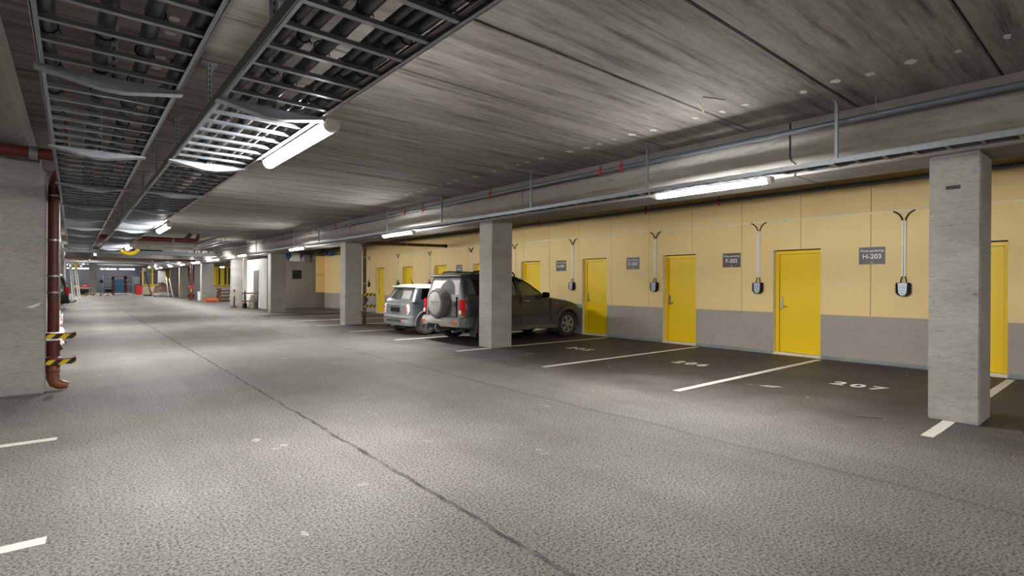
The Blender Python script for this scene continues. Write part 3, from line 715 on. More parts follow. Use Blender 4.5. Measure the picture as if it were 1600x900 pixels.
part('pipe_body', MB().tube([(0, 0, 0), (3.4, 0, 0)], .09, 14), M['black'], cp)
for x in (.5, 2.9): part('pipe_strap', MB().box(x-.015, x+.015, -.01, .01, .08, ZC-3.06), M['galv'], cp)
t = thing('cross_tray', 'wide galvanised tray crossing the lane under the ceiling', 'cable tray', (-.7, 33.6, 2.86))
part('tray_body', MB().box(0, 7.2, -.012, 0, 0, .18).box(0, 7.2, .4, .412, 0, .18).box(0, 7.2, 0, .4, 0, .008), M['galv'], t)
mb = MB()
for x in (.8, 2.4, 4.4, 6.0): mb.bar((x, .2, .1), (x, .2, ZC-2.86), .04, .04)
part('drop_rod', mb, M['galv'], t)
t = thing('cross_tray', 'second thin galvanised tray crossing far down the lane', 'cable tray', (-.6, 46.0, 2.72))
part('tray_body', MB().box(0, 6.6, -.012, 0, 0, .1).box(0, 6.6, .3, .312, 0, .1).box(0, 6.6, 0, .3, 0, .008), M['galv'], t)
part('drop_rod', MB().bar((1.8, .15, .1), (1.8, .15, ZC-2.72), .04, .04).bar((5.0, .15, .1), (5.0, .15, ZC-2.72), .04, .04), M['galv'], t)
solo('cross_beam', MB().box(-.9, 8.2, 0, .5, 3.02, ZC), M['beam'], 'pale concrete cross beam far down the lane', 'beam', (0, 47.5, 0), bevel=.01)
t = thing('junction_box', 'row of pale boxes under the ceiling left of the beam end', 'box', (5.0, 35, 3.02))
for i in range(4): part('box_unit', MB().box(.36*i, .36*i+.28, 0, .2, -.0, .22), M['wall_concrete'], t, bevel=.01)
part('mounting_rail', MB().box(0, 1.4, .2, .24, .05, .2).bar((.1, .22, .1), (.1, .22, ZC-3.02), .03, .03).bar((1.3, .22, .1), (1.3, .22, ZC-3.02), .03, .03), M['galv'], t)
mb = MB()
for k_ in range(3):
    R = .28+.04*k_; mb.tube([(R*math.cos(a), .03*k_, R*.75*math.sin(a)) for a in [PI*(1.02+.96*q/14) for q in range(15)]], .045, 8)
yh = thing('yellow_hose', 'yellow hose loop hanging under the ceiling over the lane', 'hose', (2.05, 31.0, 3.0))
part('hose_loop', mb, M['yellow'], yh)
part('hose_strap', MB().bar((-.3, 0, 0), (-.3, 0, ZC-3.0), .03, .03).bar((.3, 0, 0), (.3, 0, ZC-3.0), .03, .03), M['wood_dark'], yh)
# white rows of light trays near the fourth pillar
for i, x in enumerate((4.9, 5.25)): solo('cable_duct', MB().box(0, .12, 0, 7, 0, .05).box(.05, .07, 1, 1.02, .05, ZC-3.2).box(.05, .07, 6, 6.02, .05, ZC-3.2), M['galv'], 'pale cable duct beside the beam far away, %s' % ('left of the pair' if i == 0 else 'right of the pair'), 'duct', (x, 26, 3.2))
wc = thing('white_column', 'white square column next to the brown railed barrier', 'column', (7.25, 31.7, 0))
part('column_shaft', MB().box(-.09, .09, -.09, .09, .28, 2.78), M['white'], wc, bevel=.01)
part('column_foot', MB().box(-.1, .1, -.1, .1, 0, .28), M['black'], wc, label='black foot')
wc2 = solo('steel_panel', MB().box(0, .5, 0, .06, 0, 2.75).box(-.05, 0, 0, .1, 0, 2.75).box(.5, .55, 0, .1, 0, 2.75), simple('dark_steel', (.10, .095, .09, 1), .6), 'dark grey steel panel between two far pillars', 'panel', (7.4, 48, 0))

# ------------------------------------------------------------ chargers, conduits, signs
cond = solo('wall_conduit', MB().tube([(0, -3, 0), (0, 30.2, .02)], .011, 8), M['white'], 'thin white conduit running along the yellow wall above the chargers', 'conduit', (XW-.04, 0, 2.735))
CH = [2.70, 5.23, 7.80, 10.62, 13.23, 15.70, 18.6, 21.3, 24.3]
def charger(y, lab):
    t = thing('car_charger', lab, 'charger', (XW-.03, y, 1.24), group='car chargers on the yellow wall')
    prof = [(-.105, .235), (.105, .235), (.105, .055), (.045, 0), (-.045, 0), (-.105, .055)]
    part('charger_body', MB().prism(prof, -.085, 0, 'x'), M['black'], t, bevel=.012)
    face = [(-.068, .228), (.068, .228), (.060, .06), (.03, .012), (-.03, .012), (-.060, .06)]
    f = part('front_plate', MB().prism(face, -.095, -.084, 'x'), M['charger_face'], t, bevel=.006, label='silver front plate')
    part('marking', MB().box(-.0962, -.0948, -.03, .03, .185, .188).box(-.0962, -.0948, -.04, .04, .148, .152).box(-.0962, -.0948, -.04, .04, .138, .140).box(-.0962, -.0948, -.008, .008, .1, .108), M['dark'], f)
    part('indicator', MB().lathe([(.007, -.0965), (.007, -.094)], (0, 0, .05), 10, 'x'), M['dark'], f)
    for s in (-1, 1):
        part('conduit', MB().box(-.028, -.002, s*.0175-.0125, s*.0175+.0125, .345, 1.32), M['white'], t, label='white vertical conduit')
        part('lower_cable', MB().tube([(-.03, s*.045, .225), (-.025, s*.035, .29), (-.014, s*.02, .35)], .009, 8), M['black'], t)
        part('upper_cable', MB().tube([(-.014, s*.02, 1.31), (-.016, s*.03, 1.36), (-.018, s*.07, 1.43), (-.018, s*.12, 1.47), (-.012, s*.16, 1.492)], .012, 8), M['black'], t)
    return t
CL = ['silver and black car charger right of the H-203 sign', 'silver and black car charger right of the F-202 sign', 'silver and black car charger right of the D-203 sign', 'silver and black car charger right of the D-501 sign', 'car charger left of the D-501 sign, behind the SUV roof',
      'car charger behind the rear end of the SUV roof', 'car charger between the SUV and the hatchback roofs', 'car charger above the left end of the hatchback', 'car charger left of the farthest yellow door']
c0 = charger(CH[0], CL[0])
for y, l in zip(CH[1:], CL[1:]): dup(c0, (XW-.03, y, 1.24), label=l)
def sign(y, txt, lab):
    t = thing('bay_sign', lab, 'sign', (XW-.03, y, 1.965), group='private parking signs')
    part('plate', MB().box(-.006, 0, -.205, .205, -.155, .155), M['sign'], t, bevel=.002)
    rot = Matrix(((0, 0, -1, 0), (-1, 0, 0, 0), (0, 1, 0, 0), (0, 0, 0, 1)))
    for s, size, zz, b in (('Privat parkering', .056, .088, .0006), (txt, .118, -.018, .0022)):
        me = text_mesh(s, size, .0012, b); me.transform(Matrix.Translation((-.0072, 0, zz))@rot); me.materials.append(M['text_white'])
        OBJ('lettering', me, None, t)
    part('small_mark', MB().prism([(-.012, -.125), (.012, -.125), (0, -.105)], -.0085, -.006, 'x').box(-.0085, -.006, -.02, .02, -.134, -.130), M['text_white'], t)
sign(3.18, 'H-203', 'grey sign reading Privat parkering H-203'); sign(5.83, 'F-202', 'grey sign reading Privat parkering F-202'); sign(8.49, 'D-203', 'grey sign reading Privat parkering D-203')
sign(11.1, 'D-501', 'grey sign reading Privat parkering D-501'); sign(16.48, 'H-101', 'dark sign just above the SUV roof, its number too far to read')

# ------------------------------------------------------------ floor markings
LN = [('white bay line running under the closest right pillar', 1.31), ('white bay line between 206 and 207', 3.99), ('white bay line between 205 and 206', 6.56), ('white bay line beside the parked SUV', 9.2), ('white bay line between the SUV and the hatchback', 11.95),
      ('white bay line beyond the hatchback', 14.75), ('white bay line left of the third right pillar', 17.35), ('first white line of the dark far bay', 20.0), ('second white line of the dark far bay', 22.7), ('last white line of the dark far bay', 25.4)]
for lab, y in LN:
    mb = MB(); rnd = random.Random(int(y*10)); top = []; bot = []
    n = 40
    for i in range(n+1):
        x = 6.16+(10.98-6.16)*i/n; top.append((x, y+.05+rnd.uniform(-.003, .003))); bot.append((x, y-.05+rnd.uniform(-.003, .003)))
    mb.prism(top+bot[::-1], 0, .0025, 'z')
    solo('parking_line', mb, M['line'], lab, 'road marking', group='white bay lines on the right')
for lab, y in (('white bay line at the bottom left corner', 3.80), ('shorter looking white bay line at the left edge', 6.20)):
    solo('parking_line', MB().prism([(-5, y-.05), (-.11, y-.05), (-.105, y+.05), (-5, y+.05)], 0, .0025, 'z'), M['line'], lab, 'road marking', group='white bay lines on the left')
for txt, y in (('207', 2.6), ('206', 5.22), ('205', 7.92), ('203', 13.2), ('202', 15.9)):
    t = thing('bay_number', {'207': 'white painted bay number 207, nearest the closest pillar', '206': 'white painted bay number 206 in the middle empty bay', '205': 'white painted bay number 205 beside the SUV', '203': 'white bay number under the hatchback', '202': 'faint white bay number beyond the hatchback'}[txt], 'road marking', (8.52, y, 0))
    for i, ch in enumerate(txt):
        me = text_mesh(ch, .40, .001, .012, xs=.85); me.transform(Matrix(((0, 1, 0, 0), (-1, 0, 0, -(i-1)*.235), (0, 0, 1, .0015), (0, 0, 0, 1)))); me.materials.append(M['line'])
        OBJ('digit', me, None, t)
rs = random.Random(4)
def splash(x, y, s, lab):
    ring = []
    for i in range(18):
        a = 2*PI*i/18; r = s*rs.uniform(.35, 1.0)
        ring.append((x+r*math.cos(a)*.8, y+r*math.sin(a)*1.3))
    solo('paint_spill', MB().prism(ring, 0, .0015, 'z'), M['spill'], lab, 'stain', group='pale spots on the asphalt')
M['spill'] = simple('dried_plaster', (.42, .40, .36, 1), .8, var=.2, scale=20)

# ------------------------------------------------------------ cars
def bool_mesh(me, ops):
    o = bpy.data.objects.new('b', me); COL.objects.link(o); tmp = []
    for op, m2 in ops:
        c = bpy.data.objects.new('c', m2); COL.objects.link(c); tmp.append(c)
        md = o.modifiers.new('m', 'BOOLEAN'); md.operation = op; md.object = c; md.solver = 'EXACT'
    bpy.context.view_layer.update()
    dg = bpy.context.evaluated_depsgraph_get(); r = bpy.data.meshes.new_from_object(o.evaluated_get(dg))
    bpy.data.objects.remove(o)
    for c in tmp: bpy.data.objects.remove(c)
    r.materials.clear(); r.shade_smooth(); r.set_sharp_from_angle(angle=math.radians(32)); return r
def interp(tab, x):
    for a, b in zip(tab, tab[1:]):
        if x <= b[0]:
            t_ = 0 if b[0] == a[0] else max(0, (x-a[0])/(b[0]-a[0])); return [p+(q-p)*t_ for p, q in zip(a, b)]
    return list(tab[-1])
def smoothtab(tab, n):
    # Catmull-Rom resampling of a station table
    out = []; P = [tab[0]]+list(tab)+[tab[-1]]
    for i in range(1, len(P)-2):
        for k_ in range(n):
            t_ = k_/n; a, b, c, d = P[i-1], P[i], P[i+1], P[i+2]
            out.append([.5*((2*q)+(-p+r)*t_+(2*p-5*q+4*r-s)*t_*t_+(-p+3*q-3*r+s)*t_**3) for p, q, r, s in zip(a, b, c, d)])
    out.append(list(tab[-1])); return out
def body_mesh(st):
    rr = []
    for x, w_, zb, zt, cr in smoothtab(st, 3):
        h = zt-zb; half = [(.0, zb), (.7*w_, zb), (.92*w_, zb+.03), (.975*w_, zb+.12*h+.02), (.995*w_, zb+.3*h), (w_, zb+.5*h), (.995*w_, zb+.7*h), (.975*w_, zb+.86*h), (.95*w_, zt-.03), (.91*w_, zt-.005), (.8*w_, zt+.25*cr), (.45*w_, zt+.8*cr), (0, zt+cr)]
        ring = [(x, y, z) for y, z in half]+[(x, -y, z) for y, z in half[-2:0:-1]]
        rr.append(ring)
    return MB().rings(rr).mesh('body', smooth=40)
def cabin_mesh(lv, off=0.0, top=0.0):
    rr = []
    for z, xr, xf, w_ in smoothtab(lv, 3):
        xr += off; xf -= off; w_ -= off; r = min(.16, w_*.35); ring = []
        for cx, cy, a0 in ((xf-r, w_-r, 0), (xr+r, w_-r, 90), (xr+r, -w_+r, 180), (xf-r, -w_+r, 270)):
            for q in range(6):
                a = math.radians(a0+q*18); ring.append((cx+r*math.cos(a), cy+r*math.sin(a), z-(off if top and z > top else 0)))
        # bow the front and rear slightly
        L = xf-xr; ring = [(x+(.06*(1-(y/w_)**2) if x > (xr+xf)/2 else -.035*(1-(y/w_)**2)), y, z_) for x, y, z_ in ring]
        rr.append(ring)
    return MB().rings(rr).mesh('cabin', smooth=40)
def wheel(parent, x, y, r, width, side, spokes, tyre, rimr, name='wheel'):
    w_ = bpy.data.objects.new(name, None); COL.objects.link(w_); w_.parent = parent; w_.location = (x, y, r)
    h = width/2; s = side
    mb = MB().lathe([(rimr, -h+.01), (rimr+.02, -h), (r-.03, -h), (r-.008, -h+.02), (r, -h+.05), (r, h-.05), (r-.008, h-.02), (r-.03, h), (rimr+.02, h), (rimr, h-.01)], (0, 0, 0), 40, 'y')
    part('tyre', mb, tyre, w_)
    mb = MB().lathe([(rimr+.006, s*(h-.03)), (rimr+.006, s*(h+.004)), (rimr-.02, s*(h+.004)), (rimr-.03, s*(h-.03))], (0, 0, 0), 40, 'y')
    mb.lathe([(.06, s*(h-.05)), (.06, s*(h+.0)), (.045, s*(h+.012))], (0, 0, 0), 20, 'y')
    yy = s*(h-.012)
    for q in range(spokes):
        a = 2*PI*q/spokes+.3; c, sn = math.cos(a), math.sin(a); wd = .9*rimr/spokes+.012
        p = [(-wd*.55, .045), (wd*.55, .045), (wd, rimr-.015), (-wd, rimr-.015)]
        v = [(u*c-v_*sn, yy+d, u*sn+v_*c) for d in (-.012, .012) for u, v_ in p]
        mb._q(v, [(0, 1, 2, 3), (7, 6, 5, 4), (0, 4, 5, 1), (1, 5, 6, 2), (2, 6, 7, 3), (3, 7, 4, 0)])
    part('rim', mb, M['rim'], w_)
    part('brake_disc', MB().lathe([(rimr-.02, s*(h-.06)), (rimr-.02, s*(h-.05))], (0, 0, 0), 30, 'y'), M['black'], w_)
    return w_
def build_car(c, label, loc, rz=0):
    root = thing(c['name'], label, 'car', loc, rz)
    P = c['paint']; st = c['st']; lv = c['lv']; R = c['r']; WB = c['wb']; HW = max(s[1] for s in st)
    cut = []
    for x in (0, WB):
        for s in (-1, 1):
            cut.append(('DIFFERENCE', MB().lathe([(R+c['gap'], s*(HW-.26)), (R+c['gap'], s*(HW+.2))] if s > 0 else [(R+c['gap'], s*(HW+.2)), (R+c['gap'], s*(HW-.26))], (x, 0, R), 36, 'y').mesh('w')))
    # open cockpit below the glass line
    z0, xr0, xf0, w0 = lv[0]
    cut.append(('DIFFERENCE', MB().box(xr0+.12, xf0-.25, -w0+.1, w0-.1, .45, 2).mesh('pit')))
    me = bool_mesh(body_mesh(st), cut)
    body = OBJ('body', me, P, root)
    outer = cabin_mesh(lv); inner = cabin_mesh(lv, .045, c['belt']+.2)
    mid_o = cabin_mesh(lv, .010, c['belt']+.2); mid_i = cabin_mesh(lv, .016, c['belt']+.2)
    def sidep(poly, grow=0):
        cx = sum(p[0] for p in poly)/len(poly); cz_ = sum(p[1] for p in poly)/len(poly)
        pl = [(x+(grow if x > cx else -grow), z+(grow if z > cz_ else -grow)) for x, z in poly]; return pl
    cuts = [('DIFFERENCE', inner), ('DIFFERENCE', MB().box(xr0+.1, xf0-.15, -w0+.06, w0-.06, z0-.2, z0+.06).mesh('q'))]
    for poly in c['side']: cuts.append(('DIFFERENCE', MB().prism(poly, -2, 2, 'y').mesh('q')))
    cuts.append(('DIFFERENCE', MB().prism(c['rear'], -3, c['rx'], 'x').mesh('q'))); cuts.append(('DIFFERENCE', MB().prism(c['front'], c['fx'], 5, 'x').mesh('q')))
    OBJ('cabin_frame', bool_mesh(outer, cuts), c.get('cabin', P), root)
    shell = bool_mesh(mid_o, [('DIFFERENCE', mid_i)])
    for i, poly in enumerate(c['side']):
        for s in (-1, 1):
            me = bool_mesh(shell.copy(), [('INTERSECT', MB().prism(sidep(poly, .012), s*.2, s*2, 'y').mesh('q'))]); OBJ('side_window', me, c['glass'], root)
    OBJ('rear_window', bool_mesh(shell.copy(), [('INTERSECT', MB().prism(sidep(c['rear'], .012), -3, c['rx'], 'x').mesh('q'))]), c['rglass'], root)
    OBJ('windscreen', bool_mesh(shell.copy(), [('INTERSECT', MB().prism(sidep(c['front'], .012), c['fx'], 5, 'x').mesh('q'))]), M['glass_clear'], root)
    for x, n in ((0, 0), (WB, 1)):
        for s in (-1, 1): wheel(root, x, s*(HW-c['tw']/2-.02), R, c['tw'], s, c['spokes'], c['tyre'], c['rimr'])
    # seats and steering wheel
    for s in (-1, 1):
        mb = MB(); sx = xf0-1.15
        mb.box(sx-.05, sx+.42, s*.36-.22, s*.36+.22, .42, .58); mb.box(sx-.16, sx-.04, s*.36-.22, s*.36+.22, .5, c['belt']+.08, rot=RY(-.15)); mb.box(sx-.24, sx-.16, s*.36-.1, s*.36+.1, c['belt']+.1, c['belt']+.28)
        part('front_seat', mb, M['dark'], root, bevel=.03)
    mb = MB(); mb.box(xr0+.45, xr0+.9, -.55, .55, .42, .58); mb.box(xr0+.35, xr0+.47, -.55, .55, .5, c['belt']+.02)
    part('rear_bench', mb, M['dark'], root, bevel=.03)
    part('dashboard', MB().box(xf0-.42, xf0-.2, -w0+.12, w0-.12, c['belt']-.25, c['belt']-.02), M['dark'], root, bevel=.03)
    part('steering_wheel', MB().tube([(xf0-.55+.07*math.sin(a), .36+.18*math.cos(a), c['belt']+.0+.17*math.sin(a)) for a in [2*PI*q/20 for q in range(20)]], .014, 8, closed=True), M['black'], root)
    # door seams, handles, mirrors
    mb = MB()
    for x, za, zb_ in c['seams']:
        for s in (-1, 1): mb.box(x-.004, x+.004, s*(HW*.985)-.012, s*(HW*.985)+.012, za, zb_)
    part('door_gap', mb, M['black'], root)
    for x, z in c['handles']:
        for s in (-1, 1):
            part('door_handle', MB().tube([(x-.09, s*(HW-.01), z), (x-.07, s*(HW+.018), z), (x+.07, s*(HW+.018), z), (x+.09, s*(HW-.01), z)], .012, 8), c.get('handle', M['chrome']), root)
    for s in (-1, 1):
        part('wing_mirror', MB().rings([[(xm, s*(HW-.02)+s*b_*.18, zm) for xm, zm in [(c['mx']+dx, c['belt']+.05+dz) for dx, dz in ((-.05, -.07), (.05, -.06), (.07, 0), (.04, .07), (-.05, .08))]] for b_ in (0, .55, 1)]), c.get('mirror', M['black']), root, bevel=.012)
        part('indicator', MB().box(WB-.48, WB-.38, s*(HW-.0)-.008, s*(HW)+.004, .82*c['belt'], .82*c['belt']+.03), M['lens_orange'], root)
        part('headlight', MB().box(st[-3][0]-.12, st[-3][0]+.03, s*.45 if s > 0 else -.7, s*.7 if s > 0 else -.45, c['belt']-.38, c['belt']-.24), M['glass_clear'], root, bevel=.03)
    part('underbody', MB().box(-.5, WB+.4, -.55, .55, c['clear'], c['clear']+.15).box(-.06, .06, -HW+.1, HW-.1, R-.06, R+.06).box(WB-.06, WB+.06, -HW+.1, HW-.1, R-.06, R+.06), M['black'], root)
    return root, HW
suv_paint = paint('suv_paint', (.017, .022, .028, 1), .60, (.36, .355, .34, 1), rear=-.70, span=.09, basedust=.03)
SUV = dict(name='off_road_car', paint=suv_paint, r=.345, wb=2.62, tw=.225, gap=.055, belt=1.08, clear=.24, spokes=6, rimr=.22, tyre=M['tyre'], glass=M['glass'], rglass=glass_mat('dusty_rear_glass', (.35, .38, .36, 1), ((0, .12, -1.14), .36, .18, .82)),
    st=[(-.80, .66, .50, 1.02, .0), (-.79, .78, .42, 1.05, .0), (-.72, .86, .36, 1.07, .0), (-.5, .895, .30, 1.08, .0), (0, .905, .28, 1.085, .0), (.8, .905, .27, 1.085, .0), (1.6, .905, .27, 1.08, .01), (1.95, .895, .27, 1.07, .03), (2.3, .885, .28, 1.03, .045), (2.7, .87, .28, .97, .05), (3.0, .845, .30, .9, .045), (3.18, .79, .33, .82, .035), (3.28, .70, .38, .74, .02), (3.31, .58, .44, .66, .0)],
    lv=[(1.02, -.785, 2.05, .865), (1.08, -.78, 1.93, .86), (1.25, -.745, 1.66, .825), (1.4, -.71, 1.42, .785), (1.53, -.67, 1.17, .745), (1.61, -.63, .95, .70), (1.655, -.54, .75, .60), (1.675, -.35, .5, .42)],
    side=[[(1.0, 1.13), (1.80, 1.13), (1.19, 1.52), (.93, 1.52)], [(.14, 1.13), (.86, 1.13), (.82, 1.52), (.2, 1.52)], [(-.67, 1.19), (-.60, 1.13), (-.05, 1.13), (.03, 1.50), (-.48, 1.52), (-.57, 1.46)]],
    rear=[(-.66, 1.15), (.66, 1.15), (.58, 1.55), (-.58, 1.55)], rx=-.45, front=[(-.74, 1.11), (.74, 1.11), (.6, 1.56), (-.6, 1.56)], fx=1.0,
    seams=[(.93, .42, 1.1), (1.98, .45, 1.05), (.1, .75, 1.1)], handles=[(1.12, .99), (.18, 1.0)], mx=1.72, handle=simple('pale_handle', (.5, .5, .48, 1), .35))
suv, HW = build_car(SUV, 'dusty dark grey off-road car with a covered spare wheel on its tailgate', (7.70, 10.93, 0))
part('spare_wheel_cover', MB().lathe([(.30, -.80), (.345, -.82), (.362, -.86), (.365, -.93), (.355, -1.0), (.33, -1.035), (.29, -1.045), (.275, -1.04)], (0, -.02, .935), 48, 'x'), M['tyre_dusty'], suv)
sp = part('spare_cover_disc', MB().lathe([(.275, -1.035), (.27, -1.05), (.255, -1.055), (.1, -1.062), (.02, -1.063)], (0, -.02, .935), 48, 'x'), simple('dusty_silver_disc', (.46, .445, .42, 1), .5, var=.12, scale=8), suv, label='pale round disc of the spare wheel cover')
mb = MB()
for i in range(5): mb.box(-1.068, -1.058, -.02+.16-.075*i-.05, -.02+.16-.075*i, .955, .985)
mb.box(-1.066, -1.056, -.2, .16, .90, .908); mb.box(-1.07, -1.056, -.03, .01, .90, .945)
part('cover_marking', mb, simple('faded_mark', (.2, .19, .18, 1), .6), sp)
for s in (-1, 1):
    tl = part('tail_light', MB().rings([[(x, s*y, z) for x, y in ((-.815, .75), (-.835, .80), (-.825, .845), (-.79, .885), (-.735, .905), (-.735, .85), (-.79, .75))] for z in (.68, 1.04)]), M['lens_red'], suv, bevel=.012)
    part('reverse_lens', MB().box(-.842, -.81, s*.805-.035, s*.805+.035, .70, .79), M['white'], tl, label='white lower lens')
    part('fog_reflector', MB().box(-.925, -.89, s*.68-.09, s*.68+.09, .45, .53), M['lens_orange'], suv, bevel=.01, label='orange red bumper reflector')
    part('roof_rail', MB().tube([(-.42, s*.66, 1.63), (-.35, s*.66, 1.70), (-.2, s*.66, 1.715), (.7, s*.66, 1.715), (.85, s*.66, 1.70), (.92, s*.66, 1.62)], .018, 10), M['black'], suv)
    for x in (0, 2.62):
        R_ = .345+.055
        ar = [(x+(R_+d)*math.cos(a), s*(y_), .345+(R_+d)*math.sin(a)) for a in [math.radians(-12+204*q/20) for q in range(21)] for d, y_ in ((0, .90),)]
        mb = MB(); rr = []
        for q in range(21):
            a = math.radians(-12+204*q/20); ca, sa = math.cos(a), math.sin(a)
            rr.append([(x+(R_+dr)*ca, s*yy, .345+(R_+dr)*sa) for dr, yy in ((-.005, .86), (-.005, .925), (.02, .935), (.055, .93), (.075, .90))])
        part('wheel_arch_trim', mb.rings(rr), simple('dusty_arch_paint', (.075, .078, .078, 1), .5, var=.2), suv)
        part('mud_flap', MB().box(x-.46, x-.445, s*.78-.13, s*.78+.13, .16, .4), M['dark'], suv)
    part('side_moulding', MB().box(.45, .91, s*.905-.01, s*.905+.014, .60, .68).box(.95, 2.08, s*.902-.01, s*.902+.014, .60, .68), simple('moulding', (.06, .058, .052, 1), .5), suv, bevel=.006)
    part('side_sill', MB().box(.42, 2.18, s*.84-.06, s*.84+.07, .26, .36), simple('dusty_sill', (.16, .145, .12, 1), .7, var=.25), suv, bevel=.02)
part('bumper', MB().rings([[(x, y, z) for x, z in ((-.80+dx, .38), (-.915+dx, .40), (-.93+dx, .47), (-.92+dx, .56), (-.88+dx, .62), (-.80+dx, .63))] for y, dx in ((-.90, .28), (-.885, .12), (-.82, .03), (-.6, 0), (0, -.02), (.6, 0), (.82, .03), (.885, .12), (.90, .28))]), paint('bumper_paint', (.04, .045, .05, 1), .55, rear=-.86, span=.06), suv, bevel=.006)
part('number_plate', MB().box(-.945, -.925, -.06, .46, .33, .44), M['black'], suv, label='plain black number plate')
part('tow_bar', MB().tube([(-.6, 0, .3), (-.95, 0, .29), (-1.0, 0, .33), (-1.0, 0, .38)], .022, 10).lathe([(.005, .02), (.025, 0), (.005, -.02)][::-1], (-1.0, 0, .40), 12), M['galv_dull'], suv)
part('exhaust', MB().tube([(-.3, -.5, .3), (-.85, -.5, .28)], .03, 10), M['galv_dull'], suv)
part('rear_spoiler', MB().rings([[(x, y, z) for x, z in ((-.45, 1.64), (-.72, 1.625), (-.75, 1.60), (-.74, 1.575), (-.62, 1.57))] for y in (-.66, -.5, 0, .5, .66)]), suv_paint, suv, bevel=.006)
for s in (-1, 1): part('tailgate_gap', MB().box(-.83, -.79, s*.626-.006, s*.626+.006, .62, 1.1), M['black'], suv)
part('tailgate_handle', MB().box(-.83, -.795, -.6, -.5, .86, .98), M['dark'], suv, bevel=.01)
part('wiper', MB().tube([(-.83, .0, 1.15), (-.82, .25, 1.17), (-.80, .45, 1.16)], .009, 6), M['black'], suv)
part('hanging_ornament', MB().tube([(1.3, -.3, 1.12), (1.36, -.28, 1.2), (1.40, -.3, 1.27), (1.44, -.3, 1.24)], .008, 6).lathe([(.005, -.015), (.03, 0), (.005, .02)], (1.52, -.28, 1.25), 8).tube([(1.36, -.28, 1.2), (1.5, -.28, 1.22)], .007, 6), M['black'], suv)

hatch_paint = paint('hatchback_paint', (.028, .036, .05, 1), .34, (.40, .40, .39, 1), rear=-.38, span=.14, basedust=.04)
HB = dict(name='hatchback_car', paint=hatch_paint, r=.305, wb=2.40, tw=.195, gap=.035, belt=.93, clear=.17, spokes=5, rimr=.21, tyre=M['tyre_dusty'], glass=M['glass'], rglass=glass_mat('hatch_rear_glass', (.35, .38, .36, 1), ((0, -.18, -.99), .30, .12, .5)),
    st=[(-.53, .50, .34, .76, .0), (-.52, .62, .28, .83, .0), (-.47, .73, .23, .88, .0), (-.36, .80, .20, .91, .0), (-.15, .835, .18, .93, .0), (.3, .84, .17, .935, .0), (1.0, .84, .17, .935, .0), (1.6, .84, .17, .93, .01), (1.95, .83, .17, .91, .03), (2.35, .815, .18, .87, .045), (2.7, .78, .2, .8, .04), (2.93, .71, .22, .7, .03), (3.06, .6, .26, .6, .015), (3.1, .48, .3, .52, .0)],
    lv=[(.88, -.47, 1.98, .80), (.93, -.45, 1.88, .79), (1.05, -.385, 1.62, .755), (1.18, -.315, 1.36, .715), (1.28, -.26, 1.14, .68), (1.345, -.20, .96, .63), (1.38, -.08, .78, .52), (1.395, .1, .6, .36)],
    side=[[(.72, .97), (1.70, .97), (1.20, 1.27), (.70, 1.27)], [(-.17, .97), (.63, .97), (.62, 1.27), (-.08, 1.27)]],
    rear=[(-.62, .98), (.62, .98), (.54, 1.27), (-.54, 1.27)], rx=-.1, front=[(-.7, .96), (.7, .96), (.58, 1.28), (-.58, 1.28)], fx=1.0,
    seams=[(.64, .3, .95), (1.86, .4, .92)], handles=[(.82, .84)], mx=1.6, mirror=M['white'])
hb, HWH = build_car(HB, 'small blue grey three-door hatchback with a white roof', (7.50, 13.50, 0), 0)
